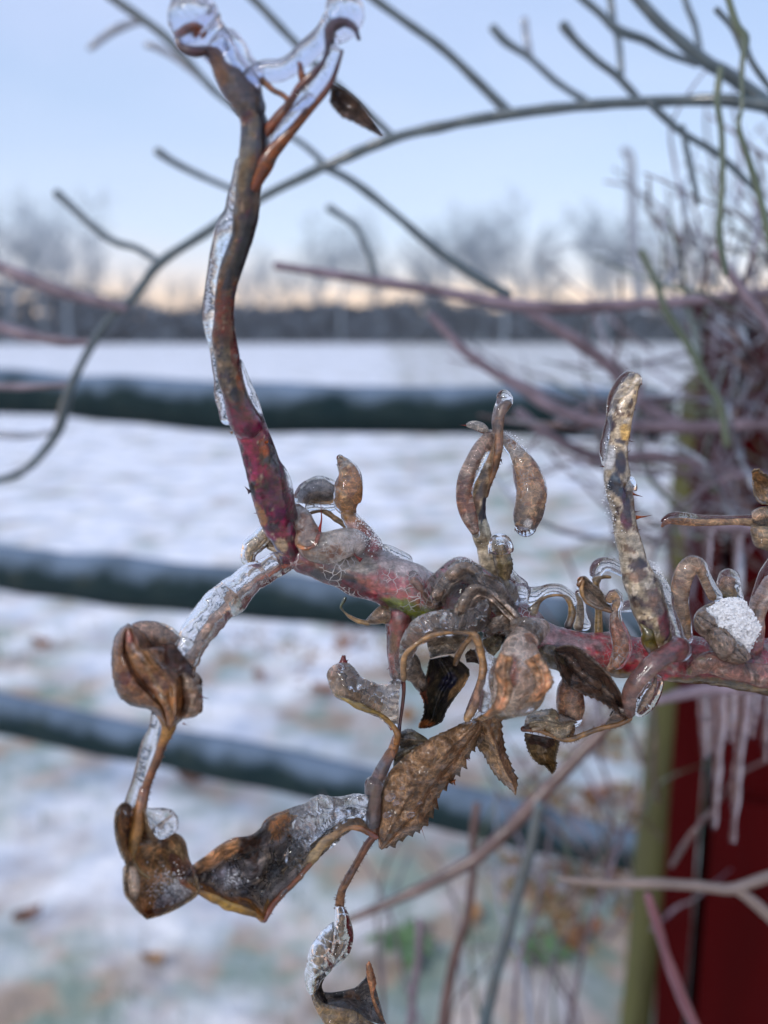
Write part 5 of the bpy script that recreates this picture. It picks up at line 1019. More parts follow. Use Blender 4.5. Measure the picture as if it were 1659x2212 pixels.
sheet('leaf', 'F', [(370, 1270, -2), (320, 1310, -2), (270, 1370, -3), (240, 1440, -3), (262, 1500, -3), (330, 1545, -3)], [(372, 1285, -2), (330, 1340, -1), (305, 1400, -1), (320, 1450, -1), (340, 1500, -1), (345, 1540, -2)], bulge=2, c1=(.04, .035, .035), c2=(.08, .06, .05), c3=(.02, .02, .03), parent=root, seed=65, nu=60, wr=.4)
sheet('leaf', 'F', [(300, 1440, 2), (370, 1448, 2), (470, 1432, 2), (540, 1410, 2), (600, 1350, 2), (635, 1300, 1)], [(310, 1545, -2), (400, 1550, -2), (500, 1570, -2), (600, 1620, -1), (690, 1650, 0), (735, 1660, 0)], bulge=5, wr=.8, c1=(.14, .14, .15), c2=(.30, .29, .30), c3=(.05, .05, .06), parent=root, ice='y', tf=1.4, seed=66, nu=90, spots=[(.3, .2, .1, .3, (.05, .05, .05)), (.5, .25, .12, .25, (.26, .15, .09))])
sheet('leaf', 'F', [(240, 1445, -3), (300, 1520, -3), (400, 1545, -3), (520, 1570, -3), (620, 1640, -2), (730, 1700, -2)], [(245, 1460, -3), (280, 1560, -4), (320, 1640, -5), (380, 1720, -5), (500, 1790, -4), (700, 1800, -3)], bulge=-3, wr=.7, c1=(.26, .16, .05), c2=(.38, .26, .10), c3=(.15, .08, .03), vein=(.42, .30, .14), parent=root, seed=67, nu=90, ice='y', tf=.5)
sheet('leaf', 'F', [(625, 1232, 0), (650, 1300, 0), (668, 1380, 0), (655, 1470, 0), (700, 1580, 0), (745, 1670, 0)], [(605, 1260, 0), (612, 1340, -1), (630, 1420, -1), (645, 1490, 0), (680, 1590, 0), (735, 1672, 0)], bulge=-1.5, c1=(.28, .12, .05), c2=(.40, .2, .1), c3=(.1, .04, .03), parent=root, ser=10, nser=14, sersides=(1, 0), seed=68, nu=90, nv=16)

# ---- middle upright: twin shoots, hanging pod (I)
sh2 = st('shoot', 'I', mt='stem_pale', pts=[(490, 1620, 70, 3), (450, 1520, 72, 3), (410, 1420, 70, 2), (380, 1320, 66, 2), (350, 1220, 62, 1), (325, 1120, 56, 1), (320, 1000, 56, 0), (350, 880, 56, 0), (370, 800, 52, 0), (385, 720, 46, 0), (405, 640, 36, 0), (420, 560, 28, 0)],
    col=palette([(0, (.28, .23, .17)), (.3, (.32, .27, .20)), (.45, (.16, .15, .10)), (.6, (.20, .16, .10)), (.8, (.26, .17, .10)), (1, (.34, .24, .16))], spots=[(.5, .5, .06, .6, (.012, .02, .035)), (.6, -.2, .05, .4, (.10, .06, .04)), (.68, .2, .05, .5, (.06, .04, .03)), (.42, .7, .06, .5, (.3, .28, .22)), (.58, .8, .06, .4, (.02, .025, .04))], blot=((330, .15, (.12, .09, .06)), (500, .22, (.44, .38, .30))), seed=70), amp=.13, nscale=300, amp2=.05)
lp = tube('leaf', 'I', [(300, 1200, 26, -2), (265, 1110, 44, -2), (235, 1000, 48, -2), (232, 900, 48, -2), (260, 800, 50, -2), (310, 700, 48, -2), (360, 620, 40, -1), (400, 560, 26, -1)], M['leaf'], root, rs=.8, flute=.24, fph=4.8, squash=.75, amp=.08, nscale=300, amp2=.05, colf=palette([(0, (.24, .10, .05)), (.3, (.34, .14, .07)), (.5, (.28, .14, .09)), (.65, (.30, .22, .18)), (1, (.34, .26, .22))], blot=((400, .15, (.48, .36, .28)), (600, .2, (.16, .06, .04))), seed=71))
ice('I', [(310, 1220, 28, -2), (268, 1110, 54, -3), (240, 1000, 58, -3), (238, 900, 60, -3), (270, 800, 66, -3), (320, 700, 68, -3), (370, 610, 56, -2), (405, 550, 36, -1)], lp, m='ice', amp=.10)
s5p = [(520, 340, 22, -3), (490, 375, 28, -3), (468, 440, 32, -3), (462, 520, 32, -3), (462, 620, 30, -3), (450, 720, 26, -3), (430, 800, 22, -2), (400, 870, 20, -1), (375, 960, 18, 0)]
s5 = st('leaf_stalk', 'I', s5p, palette([(0, (.08, .04, .03)), (.15, (.22, .12, .07)), (.6, (.24, .13, .08)), (1, (.16, .1, .06))], blot=((500, .15, (.10, .05, .03)),), seed=72), amp=.12, nscale=500)
tag(hairs('I', s5p, 34, 14, s5, side=-1, seed=9, r=4), None, None, kind='stuff')
ice('I', [(500, 295, 52, -3), (505, 320, 56, -3), (475, 380, 46, -4), (452, 450, 36, -4), (450, 520, 28, -4)], s5, amp=.06)
thorn('I', 535, 342, 562, 340, 7, -3, s5, col=(.35, .1, .05)); thorn('I', 478, 715, 488, 750, 9, -3, s5, col=(.05, .03, .03))
flk = sheet('bud_scale', 'I', [(245, 482, -2), (290, 462, -2), (350, 475, -2), (395, 530, -1)], [(248, 488, -2), (290, 505, -2), (340, 520, -2), (392, 534, -1)], bulge=-1, c1=(.5, .5, .5), c2=(.62, .62, .6), c3=(.4, .38, .36), vein=(.3, .3, .3), parent=root, ice='y', tf=.5, seed=73, nu=50, nv=16)
thorn('I', 262, 488, 200, 484, 9, -2, flk, col=(.32, .07, .05)); st('twig', 'I', [(250, 488, 5, -1), (320, 518, 8, -1), (400, 548, 12, -1)], palette([(0, (.3, .1, .06)), (1, (.12, .07, .05))]))
hp = tube('leaf', 'I', [(500, 575, 34, 1), (530, 610, 42, 1), (575, 660, 48, 1), (610, 720, 62, 0), (640, 780, 80, 0), (662, 860, 96, 0), (675, 950, 98, -1), (668, 1030, 96, -1), (655, 1100, 90, -1), (645, 1150, 80, -1), (640, 1170, 74, -1)], M['leaf'], root, rs=.8, flute=.24, fph=5.7, squash=.75, sides=40, amp=.06, nscale=300, rib=.03, ribn=22, amp2=.05, round1=False,
    colf=palette([(0, (.52, .54, .58)), (.2, (.5, .5, .52)), (.3, (.40, .36, .32)), (.36, (.40, .25, .13)), (.6, (.42, .25, .13)), (.75, (.28, .2, .14)), (.9, (.12, .09, .08)), (1, (.08, .06, .05))], spots=[(.96, .1, .05, .35, (.6, .62, .64))], blot=((360, .15, (.52, .36, .22)), (520, .2, (.26, .13, .07))), seed=74))
ice('I', [(500, 570, 40, 1), (535, 610, 50, 1), (580, 660, 56, 1), (620, 730, 74, 0), (650, 800, 92, 0), (672, 880, 104, 0), (682, 950, 106, -1), (672, 1040, 104, -1), (655, 1110, 96, -1), (645, 1165, 76, -1)], hp, m='ice_crackled', amp=.05)
for k_ in range(13):
    t = k_/12; thorn('I', lerp(575, 740, t), 1185-75*max(0, t-.45)*1.9, lerp(572, 748, t), 1205-75*max(0, t-.45)*1.9, 9, -1+2*math.sin(t*3), hp, name='leaf_tooth', col=(.10, .04, .03))
# little serrated leaf in front
sheet('leaf', 'I', [(470, 1262, -3), (430, 1290, -3), (425, 1360, -3), (440, 1440, -3), (470, 1520, -3), (505, 1610, -3)], [(480, 1262, -3), (520, 1290, -3), (542, 1370, -3), (555, 1440, -3), (530, 1530, -3), (510, 1612, -3)], bulge=-2.5, c1=(.13, .11, .045), c2=(.24, .18, .09), c3=(.07, .05, .03), vein=(.16, .12, .06), parent=root, ser=13, nser=12, sersides=(.2, 1), seed=75, nu=90, ice='y', icepart=(0, .3), tf=1.5)

# ---- right thorny upright shoot (I, J)
p3 = wpts('J', [(900, 880, 50, -2), (915, 800, 84, -2), (895, 700, 98, -3), (865, 600, 106, -3), (835, 500, 110, -3), (790, 390, 104, -3), (760, 300, 92, -3), (730, 180, 80, -3)])+wpts('I', [(1345, 1300, 80, -3), (1320, 1180, 76, -3), (1300, 1060, 74, -3), (1275, 940, 80, -3), (1262, 840, 84, -3), (1255, 740, 78, -3), (1262, 640, 70, -3), (1278, 540, 72, -3), (1290, 440, 76, -3), (1312, 340, 72, -3), (1345, 250, 62, -3), (1375, 200, 50, -3)])
V, Fc, cols = tube_geo(p3, sides=44, step=.0005, amp=.08, nscale=300, amp2=.06, nscale2=900, seed=12, colf=palette([(0, (.20, .06, .04)), (.08, (.18, .14, .07)), (.16, (.30, .25, .18)), (.3, (.40, .35, .27)), (.45, (.42, .37, .29)), (.53, (.30, .26, .20)), (.75, (.34, .28, .20)), (1, (.44, .35, .23))],
    spots=[(.13, .5, .05, .5, (.10, .03, .04)), (.22, .4, .02, .25, (.25, .01, .03)), (.19, .3, .05, .5, (.12, .08, .07)), (.30, -.2, .02, .7, (.16, .10, .07)), (.50, -.1, .04, .5, (.06, .02, .04)), (.56, .1, .06, .45, (.02, .012, .035)), (.62, -.4, .05, .5, (.012, .025, .045)), (.70, .2, .05, .5, (.02, .015, .03)), (.72, -.8, .04, .5, (.5, .5, .5)), (.78, 0, .01, .5, (.06, .05, .05)), (.82, .3, .03, .6, (.5, .33, .13)), (.92, .35, .02, .3, (.06, .04, .03)), (.95, -.1, .04, .4, (.5, .42, .32))],
    blot=((420, .14, (.12, .08, .055)), (700, .22, (.56, .5, .42)), (260, .22, (.035, .02, .03))), seed=76))
sh3 = mesh('shoot', V, Fc, M['stem_pale'], root, cols)
ice('I', [(1180, 740, 22, -3), (1175, 660, 34, -3), (1190, 560, 32, -3), (1225, 440, 40, -3), (1250, 320, 56, -3), (1290, 240, 66, -4), (1340, 185, 66, -4), (1375, 180, 56, -4)], sh3, m='ice', amp=.08)
V, Fc, _ = tube_geo(icepts(p3[2:15], 1.05), sides=40, step=.0006, amp=.08, nscale=300, amp2=.03, seed=14)
mesh('ice_coat', V, Fc, M['ice'], sh3)
for a in ((1328, 586, 1386, 598, 9), (1320, 682, 1358, 648, 9), (1345, 940, 1436, 968, 20), (1365, 1072, 1422, 1063, 12), (1390, 1108, 1498, 1092, 16), (1395, 1192, 1425, 1190, 10), (1385, 1225, 1415, 1232, 10), (1188, 768, 1142, 762, 14), (1420, 200, 1434, 215, 16), (1380, 380, 1394, 376, 9), (1240, 1215, 1220, 1212, 8), (1418, 1290, 1432, 1312, 10), (1420, 1330, 1430, 1352, 8)):
    thorn('I', *a, -3, sh3, col=(.36, .12, .06) if a[4] > 15 else (.12, .06, .05), bend=.05)
sheet('bark_flap', 'I', [(1350, 835, -5), (1325, 890, -6), (1325, 935, -6)], [(1358, 840, -5), (1385, 890, -5), (1390, 930, -5)], bulge=-1, c1=(.34, .35, .36), c2=(.5, .5, .5), c3=(.1, .12, .14), parent=root, ice='y', tf=.5, seed=77, nu=40, nv=20)
# bud at its foot
bd = st('bud', 'J', [(880, 860, 40, -3), (860, 800, 52, -4), (850, 750, 46, -5), (830, 720, 24, -5), (800, 690, 6, -5)], palette([(0, (.12, .03, .02)), (.4, (.16, .13, .03)), (1, (.12, .10, .04))], seed=78), amp=.15)
# crackled ice sleeve between shoot and cane
ice('J', [(860, 380, 70, -2), (910, 450, 84, -2), (960, 540, 90, -2), (1000, 640, 90, -2), (1030, 740, 80, -2), (1040, 820, 70, -2)], sh3, m='ice_crackled', amp=.12)
# ---- right cluster (J)
T2 = palette([(0, (.44, .26, .12)), (.5, (.42, .30, .20)), (1, (.30, .19, .10))], blot=((350, .15, (.5, .38, .28)), (500, .25, (.26, .13, .06))), seed=79)
ar = tube('leaf', 'J', [(1110, 760, 34, -3), (1090, 660, 40, -3), (1065, 560, 50, -3), (1065, 460, 52, -3), (1090, 370, 52, -3), (1130, 310, 50, -3), (1185, 300, 40, -3), (1215, 360, 34, -2), (1245, 430, 34, -2), (1280, 500, 34, -2)], M['leaf'], root, rs=.8, flute=.24, fph=6.6, amp=.12, nscale=300, squash=.7, colf=T2)
ice('J', [(1110, 780, 44, -3), (1085, 660, 52, -3), (1060, 550, 60, -3), (1065, 450, 62, -4), (1095, 350, 66, -4), (1140, 290, 64, -4), (1195, 290, 52, -4), (1230, 360, 40, -3), (1270, 440, 42, -3), (1310, 500, 40, -3)], ar, m='ice', amp=.08)
bb2 = tube('leaf', 'J', [(1400, 500, 50, -1), (1390, 450, 60, -1), (1385, 410, 50, -1)], M['leaf'], root, rs=.8, flute=.24, fph=7.5, squash=.75, amp=.2, nscale=350, colf=palette([(0, (.24, .2, .08)), (1, (.3, .17, .11))], blot=((400, .1, (.12, .07, .04)),), seed=80))
ice('J', [(1420, 520, 76, -1), (1400, 450, 80, -1), (1395, 400, 80, -1), (1395, 385, 74, -1)], bb2, m='ice_crackled', amp=.06)
cp = sheet('leaf', 'J', [(1170, 640, -3), (1230, 580, -2), (1330, 640, -4), (1430, 740, -5), (1500, 830, -5), (1545, 920, -4)], [(1165, 660, -3), (1180, 730, -6), (1250, 800, -8), (1300, 870, -9), (1350, 930, -8), (1470, 950, -6)], bulge=-4, wr=1.2, c1=(.32, .22, .15), c2=(.5, .40, .32), c3=(.16, .09, .06), vein=(.46, .36, .3), parent=root, ice='y', tf=.5, ser=14, nser=12, folds=[(.4, .06, 1.6), (.7, .05, -1.4)], seed=81)
sheet('leaf', 'J', [(1160, 650, 0), (1200, 590, 0), (1290, 545, 1), (1350, 520, 1)], [(1180, 690, -1), (1230, 640, -1), (1300, 600, -1), (1370, 560, 0)], bulge=-2, c1=(.46, .28, .12), c2=(.5, .36, .2), parent=root, ice='y', seed=82, nu=60)
tube('leaf', 'J', [(1380, 940, 20, -6), (1420, 870, 46, -8), (1450, 840, 44, -8), (1480, 880, 30, -8)], M['ice_crackled'], root, amp=.1)
rr_ = st('twig', 'J', [(1560, 860, 60, 0), (1580, 720, 52, 1), (1600, 600, 46, 1), (1640, 500, 50, 1), (1700, 400, 50, 1)], palette([(0, (.34, .1, .1)), (.5, (.38, .26, .2)), (1, (.34, .2, .16))], blot=((400, .15, (.5, .38, .34)),), seed=83), amp=.15)
ice('J', [(1540, 900, 70, 0), (1565, 740, 62, 0), (1585, 600, 56, 0), (1620, 480, 64, 0), (1670, 360, 70, 0), (1740, 250, 60, 0)], rr_, m='ice', amp=.12)
lr = tube('leaf', 'J', [(1140, 1000, 40, -4), (1240, 960, 66, -5), (1360, 980, 74, -5), (1480, 1010, 78, -4), (1600, 1040, 80, -3), (1720, 1060, 80, -3)], M['leaf'], root, rs=.8, flute=.24, fph=8.4, squash=.75, amp=.18, nscale=200, amp2=.06, colf=palette([(0, (.28, .13, .09)), (1, (.36, .14, .12))], blot=((330, .1, (.44, .3, .24)), (500, .2, (.18, .08, .05)), (260, .3, (.20, .17, .05))), seed=84))
ice('J', [(1150, 1000, 44, -5), (1250, 950, 74, -6), (1370, 970, 80, -6), (1490, 1000, 84, -5), (1610, 1030, 86, -4), (1730, 1050, 84, -4)], lr, m='ice', amp=.2)
# small leaves in front of the cane
sl1 = sheet('leaf', 'J', [(380, 430, -2), (378, 380, -2), (425, 368, -2), (470, 410, -2), (530, 460, -2), (575, 540, -2), (610, 590, -2)], [(385, 440, -2), (400, 490, -2), (430, 530, -2), (490, 570, -2), (550, 590, -2), (590, 600, -2), (615, 600, -2)], bulge=2, rim=-1, c1=(.34, .28, .22), c2=(.5, .46, .42), c3=(.2, .12, .07), parent=root, ice='y', tf=.9, seed=85, nu=80, spots=[(.1, .1, .15, .5, (.3, .15, .07))])
st('leaf_rim', 'J', [(380, 420, 16, -3), (410, 380, 14, -3), (400, 450, 14, -3), (420, 520, 13, -3), (480, 565, 12, -3), (560, 590, 12, -3), (620, 605, 12, -3)], palette([(0, (.22, .11, .05)), (.3, (.4, .25, .13)), (1, (.18, .1, .06))], seed=86), amp=.3, nscale=500)
hl = tube('leaf', 'J', [(590, 520, 26, -3), (620, 490, 34, -3), (640, 540, 30, -3), (625, 600, 26, -3), (625, 680, 34, -4), (650, 760, 50, -5), (665, 850, 54, -5), (640, 930, 46, -5), (590, 990, 26, -5)], M['leaf'], root, rs=.8, flute=.24, fph=9.3, amp=.1, nscale=300, squash=.6, colf=palette([(0, (.44, .27, .12)), (.2, (.5, .36, .22)), (.45, (.36, .15, .08)), (1, (.34, .17, .10))], blot=((450, .2, (.5, .36, .28)),), seed=87))
ice('J', [(590, 520, 34, -3), (622, 490, 44, -3), (645, 540, 40, -3), (632, 610, 36, -3), (636, 690, 50, -4), (660, 770, 62, -5), (672, 860, 64, -5), (640, 940, 54, -5)], hl, m='ice_crackled', amp=.08)
at = tube('twig', 'J', [(60, 600, 40, 2), (110, 530, 24, 2), (160, 500, 14, 2), (230, 488, 13, 2), (290, 500, 15, 2), (325, 550, 22, 2), (335, 620, 26, 2), (310, 700, 24, 2)], M['stem'], root, amp=.15, nscale=500, colf=palette([(0, (.34, .28, .2)), (.5, (.34, .22, .12)), (.75, (.30, .2, .1)), (1, (.05, .05, .06))], seed=88))
ice('J', [(0, 500, 90, 2), (60, 500, 70, 2), (130, 470, 40, 2), (190, 450, 36, 2), (260, 455, 38, 2), (320, 500, 36, 2), (345, 540, 26, 2)], at, m='ice_crackled', amp=.10)
ice('J', [(-60, 480, 110, 3), (-30, 440, 80, 3), (-60, 380, 46, 3), (-90, 330, 30, 3)], at, m='ice_crackled', amp=.12)
bk = st('leaf_stalk', 'J', [(515, 760, 28, 9), (515, 680, 28, 9), (515, 600, 26, 9), (510, 520, 22, 9), (500, 440, 22, 9), (500, 390, 24, 9), (530, 370, 16, 9), (590, 370, 12, 9)], palette([(0, (.34, .24, .12)), (1, (.28, .19, .1))], seed=89), amp=.1)
ice('J', [(500, 390, 30, 9), (500, 340, 48, 9), (530, 290, 54, 9), (590, 280, 52, 9), (640, 300, 50, 9), (690, 330, 44, 9)], bk, m='ice_milky')
b2k = st('leaf_stalk', 'J', [(380, 700, 36, 8), (390, 620, 26, 8), (390, 540, 16, 8), (370, 490, 10, 8)], palette([(0, (.4, .34, .26)), (1, (.4, .3, .2))], seed=90), amp=.15)
ice('J', [(420, 690, 44, 8), (400, 620, 36, 8), (395, 540, 30, 8), (380, 480, 24, 8)], b2k, m='ice')
ice('J', [(650, 590, 26, 9), (700, 570, 40, 9), (760, 560, 44, 9), (800, 570, 36, 9)], b2k, m='ice_milky')
# dark red-brown folded leaf
sheet('leaf', 'J', [(225, 850, -4), (300, 830, -5), (380, 850, -5), (470, 920, -6), (560, 1000, -6), (620, 1080, -6), (680, 1190, -5), (715, 1300, -5)], [(215, 900, -3), (250, 1000, -3), (300, 1090, -3), (400, 1150, -3), (500, 1190, -3), (600, 1250, -4), (670, 1300, -4), (710, 1330, -5)],
      bulge=4, wr=1.2, rim=-2, c1=(.16, .08, .05), c2=(.32, .19, .12), c3=(.06, .025, .02), vein=(.3, .2, .14), parent=root, ice='y', tf=.8, ser=20, nser=15, sersides=(0, 1), seed=91, folds=[(.5, .12, -2.5)], nu=130)
sheet('leaf', 'J', [(110, 860, 0), (170, 830, 0), (240, 850, 0), (300, 930, 0)], [(110, 900, 0), (160, 950, 0), (210, 980, 0), (280, 1020, 0)], bulge=-2, c1=(.14, .10, .04), c2=(.22, .16, .07), c3=(.07, .04, .02), parent=root, seed=92, nu=60, ice='y', ser=10, nser=8, sersides=(0, 1))
# dark ice-glazed stalk curving down
dk = st('leaf_stalk', 'J', [(1040, 850, 60, -6), (980, 900, 50, -8), (900, 960, 48, -9), (830, 1030, 46, -9), (770, 1100, 42, -9), (735, 1170, 40, -8), (735, 1240, 34, -7), (740, 1290, 22, -6)], palette([(0, (.26, .07, .08)), (.4, (.16, .07, .06)), (1, (.24, .12, .09))], blot=((400, .15, (.3, .18, .15)),), seed=93), amp=.08)
ice('J', [(1060, 860, 80, -7), (980, 890, 66, -9), (900, 945, 64, -10), (825, 1015, 62, -10), (760, 1090, 58, -10), (722, 1170, 52, -9), (722, 1240, 44, -8), (725, 1290, 34, -7)], dk, m='ice', amp=.08)
sheet('leaf', 'J', [(900, 1000, -4), (880, 1080, -4), (820, 1150, -4), (780, 1220, -4), (765, 1290, -4)], [(915, 1050, -3), (905, 1140, -3), (885, 1210, -3), (830, 1270, -4), (775, 1302, -4)], bulge=-2, c1=(.3, .2, .12), c2=(.46, .36, .26), c3=(.16, .09, .05), parent=root, ice='y', tf=1.2, ser=10, nser=10, sersides=(0, 1), seed=94, nu=70)
sheet('leaf', 'J', [(620, 1290, -3), (640, 1250, -3), (690, 1270, -4), (715, 1320, -4)], [(560, 1362, -3), (620, 1355, -3), (680, 1345, -3), (710, 1335, -4)], bulge=-1, c1=(.3, .22, .18), c2=(.42, .34, .3), parent=root, ice='y', seed=95, nu=40)
# prickly stalk running left
s6p = [(725, 1325, 18, -5), (660, 1362, 17, -5), (580, 1380, 18, -5), (500, 1400, 18, -5), (420, 1432, 19, -5), (340, 1462, 20, -5), (270, 1465, 18, -5), (190, 1435, 16, -5), (120, 1408, 16, -5), (60, 1400, 16, -5), (10, 1395, 22, -5)]
s6 = st('leaf_stalk', 'J', s6p, palette([(0, (.18, .10, .05)), (.5, (.26, .16, .08)), (.8, (.3, .18, .09)), (1, (.10, .03, .02))], seed=96), amp=.1, nscale=500)
tag(hairs('J', s6p, 60, 22, s6, side=0, seed=11, r=4.5), None, None, kind='stuff')
sheet('leaf', 'J', [(15, 1370, -4), (40, 1310, -3), (120, 1275, -3), (210, 1265, -3), (250, 1300, -3), (350, 1340, -3)], [(15, 1400, -5), (100, 1405, -5), (180, 1420, -5), (250, 1455, -5), (310, 1440, -4), (345, 1360, -4)], bulge=-3, c1=(.42, .36, .24), c2=(.54, .48, .36), c3=(.26, .19, .1), vein=(.38, .3, .18), parent=root, ser=12, nser=12, wr=1.3, folds=[(.5, .06, -1.5)], seed=97, nu=80, spots=[(.05, .6, .08, .5, (.08, .04, .03))])
st('leaf_rib', 'J', [(75, 1395, 14, -6), (130, 1385, 11, -6), (190, 1355, 9, -6), (235, 1320, 8, -6)], palette([(0, (.46, .38, .28)), (1, (.34, .2, .1))], seed=98))
pd = tube('leaf', 'J', [(345, 1080, 60, -2), (325, 1140, 78, -2), (322, 1210, 84, -2), (325, 1280, 82, -2), (330, 1330, 74, -2)], M['leaf'], root, rs=.8, flute=.24, fph=10.2, sides=40, amp=.08, nscale=300, rib=.04, ribn=9, squash=.7, round1=False, colf=palette([(0, (.30, .15, .08)), (.4, (.42, .23, .11)), (.8, (.5, .33, .2)), (1, (.24, .12, .07))], blot=((400, .2, (.24, .1, .05)),), seed=99))
ice('J', [(345, 1070, 68, -2), (322, 1140, 88, -2), (318, 1210, 94, -2), (322, 1280, 88, -2), (330, 1325, 70, -2)], pd, m='ice', amp=.08)
sheet('leaf', 'J', [(235, 1330, -4), (260, 1300, -4), (300, 1310, -4), (345, 1330, -4)], [(235, 1360, -4), (255, 1385, -4), (300, 1360, -4), (370, 1350, -4)], bulge=-1, c1=(.2, .09, .05), c2=(.4, .3, .2), parent=root, ser=16, nser=6, seed=100, nu=40, ice='y', tf=.4)
sheet('leaf', 'J', [(345, 1350, -2), (355, 1400, -3), (340, 1455, -4)], [(290, 1350, -2), (300, 1400, -3), (325, 1460, -4)], bulge=1, c1=(.4, .28, .15), c2=(.46, .34, .2), parent=root, seed=101, nu=40)
sheet('leaf', 'M', [(18, 305, -4), (22, 350, -3), (45, 430, -2), (80, 480, -2), (120, 512, -1), (150, 520, -1), (195, 572, -1)], [(240, 350, -5), (232, 400, -4), (222, 440, -3), (215, 480, -2), (220, 510, -1), (215, 540, -1), (198, 572, -1)][0:7], bulge=3, wr=.6, c1=(.12, .075, .03), c2=(.2, .14, .065), c3=(.05, .03, .02), vein=(.24, .17, .09), parent=root, ser=14, nser=13, sersides=(1, 1), seed=102, nu=100, spots=[(.1, .5, .15, .5, (.05, .025, .02))])
# ---- far right: tan horizontal leaf and curled leaf
ul = tube('leaf', 'J', [(945, 25, 12, 6), (960, 5, 20, 6), (1000, -10, 24, 6), (1080, -5, 28, 6), (1180, 5, 32, 6), (1300, 5, 28, 6), (1420, 2, 26, 6), (1560, 5, 30, 6), (1700, 10, 36, 6)], M['leaf'], root, rs=.8, flute=.24, fph=11.1, amp=.12, nscale=300, squash=.7, colf=palette([(0, (.24, .10, .07)), (.2, (.4, .24, .12)), (.6, (.44, .3, .15)), (1, (.46, .33, .2))], blot=((400, .2, (.3, .17, .08)),), seed=103))
ice('J', [(960, -5, 24, 6), (1010, -30, 34, 6), (1080, -30, 38, 6), (1180, -20, 38, 6), (1300, -15, 36, 6), (1420, -15, 34, 6), (1560, -15, 40, 6), (1700, -10, 44, 6)], ul, m='ice', amp=.12)
sheet('leaf', 'J', [(1540, 20, 5), (1600, 30, 4), (1700, 20, 4)], [(1560, 80, 5), (1580, 160, 5), (1700, 200, 5)], bulge=-2, c1=(.38, .28, .15), c2=(.5, .38, .22), parent=root, ice='y', seed=104, nu=50)
sheet('leaf', 'L', [(1560, 1355, 6), (1600, 1340, 6), (1640, 1370, 6), (1700, 1400, 6)], [(1570, 1440, 6), (1580, 1500, 6), (1620, 1545, 6), (1700, 1550, 6)], bulge=3, rim=-2, c1=(.36, .25, .12), c2=(.5, .38, .22), c3=(.16, .09, .04), parent=root, ice='y', seed=105, nu=60, ser=10, nser=6)
sheet('leaf', 'L', [(1560, 1600, 6), (1620, 1570, 6), (1700, 1570, 6)], [(1570, 1660, 6), (1630, 1680, 6), (1700, 1680, 6)], bulge=-2, c1=(.44, .33, .22), c2=(.54, .44, .32), parent=root, ice='y', seed=106, nu=40)

# ---- snow clump lying in the cupped leaf, and rime grains on the bark
def grains(name, reg, poly_rows, n, size, dz, lb=None, parent=None, seed=1, label=None):
    r_ = random.Random(seed); V = []; Fc = []
    for i in range(n):
        x, y, z = poly_rows(r_); p = Q(reg, x, y, z); s = size*(r_.uniform(.35, 1.1) if r_.random() < .85 else r_.uniform(1.2, 2.3))
        a = Vector((r_.gauss(0, 1), r_.gauss(0, 1), r_.gauss(0, 1))).normalized(); b = a.orthogonal().normalized(); c = a.cross(b)
        o = len(V); V += [p+a*s, p-a*s*r_.uniform(.5, 1), p+b*s*r_.uniform(.5, 1), p-b*s*.8, p+c*s*r_.uniform(.4, 1), p-c*s*.8]
        Fc += [tuple(o+q for q in f) for f in ((0, 2, 4), (0, 4, 3), (0, 3, 5), (0, 5, 2), (1, 4, 2), (1, 3, 4), (1, 5, 3), (1, 2, 5))]
    return mesh(name, V, Fc, M['snow'], parent, smooth=False)
m_, n_, l_, o_ = mat('snow_grains'); p_ = pr(n_, Base_Color=(.90, .93, .98, 1), Roughness=.35, Subsurface_Weight=.0, Transmission_Weight=.25, IOR=1.31); l_.new(p_.outputs[0], o_.inputs[0]); M['snow'] = m_
SNOWP = [(1180, 640), (1330, 540), (1400, 510), (1500, 540), (1570, 640), (1600, 720), (1560, 820), (1515, 880), (1450, 820), (1390, 740), (1280, 670)]
def inpoly(x, y, P_):
    c = False; j = len(P_)-1
    for i in range(len(P_)):
        (xi, yi), (xj, yj) = P_[i], P_[j]
        if (yi > y) != (yj > y) and x < (xj-xi)*(y-yi)/(yj-yi)+xi: c = not c
        j = i
    return c
def snowpos(r_):
    while True:
        x, y = r_.uniform(1170, 1610), r_.uniform(505, 890)
        if inpoly(x, y, SNOWP): break
    d = math.hypot((x-1420)/210, (y-690)/190)
    h = 3.2*max(0, 1-d*d)**.5+.7*noise.noise(Vector((x*.012, y*.012, 4)))+.5*noise.noise(Vector((x*.035, y*.035, 1)))
    return x+r_.gauss(0, 8), y+r_.gauss(0, 8), -5.5-h+r_.uniform(0, 1.0)
sn = grains('snow_clump', 'J', snowpos, 5200, .00030, 0, seed=5)
tag(sn, 'clump of granular white snow resting in the cupped leaf at the right', 'snow')
def along(reg, pts, spread):
    S = resample([q for q in pts], 40)
    def f(r_):
        q = S[r_.randint(0, 40)]; a = r_.uniform(-1.2, 1.2)
        return q[0]+r_.gauss(0, spread)+q[2]*math.sin(a), q[1]-q[2]*math.cos(a)+r_.gauss(0, spread), (q[3] if len(q) > 3 else 0)+r_.uniform(-1.5, .5)
    return f
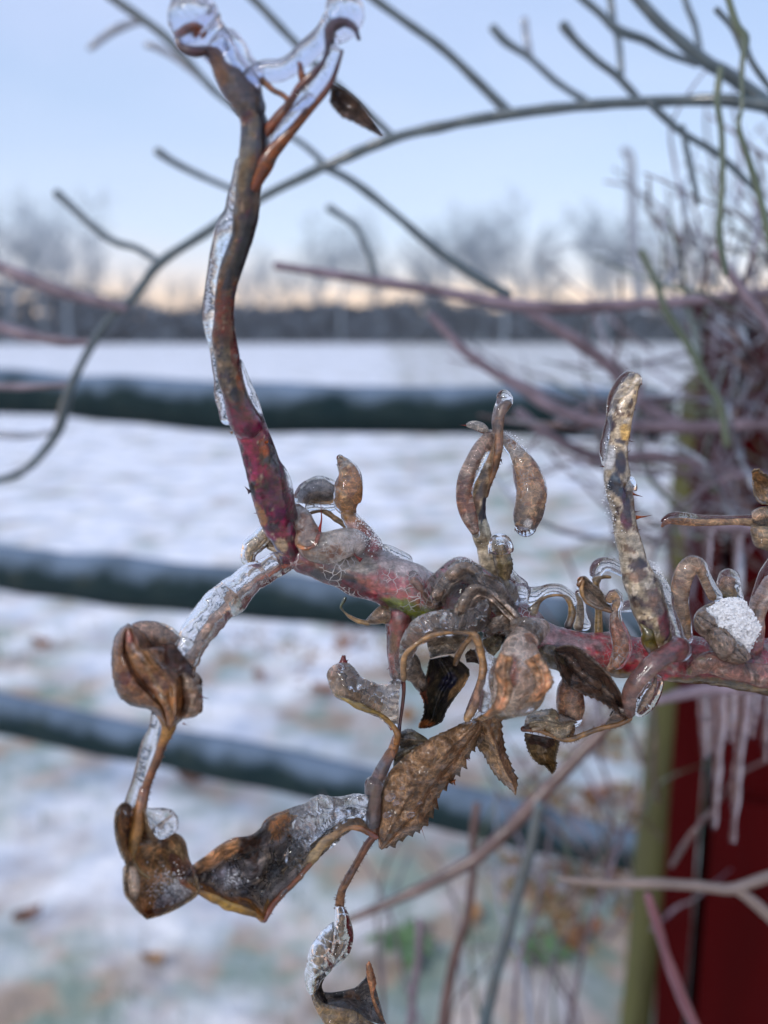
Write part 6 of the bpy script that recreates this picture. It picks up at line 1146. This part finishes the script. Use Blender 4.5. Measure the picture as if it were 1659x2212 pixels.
for nm, reg, pts, n, sp_, par in (('rime', 'C', [(1100, 800, 60, -3), (1180, 760, 50, -3), (1250, 810, 70, -2), (1350, 880, 90, -2)], 420, 10, cane), ('rime', 'C', [(1180, 620, 40, 1), (1240, 720, 50, 0), (1290, 790, 50, 0)], 260, 8, pst),
        ('rime', 'J', [(870, 280, 20, -3), (920, 350, 20, -3), (960, 430, 20, -3), (1000, 520, 20, -3)], 200, 8, sh3), ('rime', 'I', [(505, 560, 34, 1), (560, 620, 44, 1), (610, 700, 50, 0)], 240, 8, hp), ('rime', 'I', [(1220, 900, 60, -4), (1240, 1100, 66, -4), (1300, 1300, 70, -4)], 260, 14, sh3),
        ('rime', 'H', [(560, 720, 60, -5), (640, 700, 40, -5), (700, 730, 40, -5)], 200, 10, tl1), ('rime', 'I', [(360, 1250, 60, 1), (400, 1350, 60, 1)], 120, 10, sh2)):
    g = grains(nm, reg, along(reg, pts, sp_), n, .00013, 0, seed=n, parent=par); g['kind'] = 'stuff'
fr_pts = [(E_[0], E_[1]) for E_ in ((600, 1050), (700, 1000), (800, 960), (760, 1060))]
def frostpos(r_):
    x, y = r_.gauss(730, 80), r_.gauss(1010, 60); return x, y, -26.2-1.2*r_.random()

# frosted patches on the two low leaves
def frostpos2(r_):
    x, y = r_.gauss(1130, 60), r_.gauss(960, 36); return x, y, -20.5-1.0*r_.random()
for fp_, nn_, sd_ in ((frostpos, 900, 31), (frostpos2, 420, 32)):
    g = grains('rime', 'E', fp_, nn_, .00010, 0, seed=sd_, parent=mr_); g['kind'] = 'stuff'
# ---- the cold air over the field
hz = boxm('haze', Vector((-140, -3, -1)), Vector((280, 0, 0)), Vector((0, 143, 0)), Vector((0, 0, 22)), mdark, None)
hz.modifiers.clear()
m, n, l, o = mat('cold_air'); pv = n.new('ShaderNodeVolumePrincipled'); pv.inputs['Density'].default_value = .0011; pv.inputs['Color'].default_value = (.85, .9, 1, 1); l.new(pv.outputs[0], o.inputs['Volume'])
hz.data.materials.clear(); hz.data.materials.append(m); tag(hz, None, None, kind='stuff')
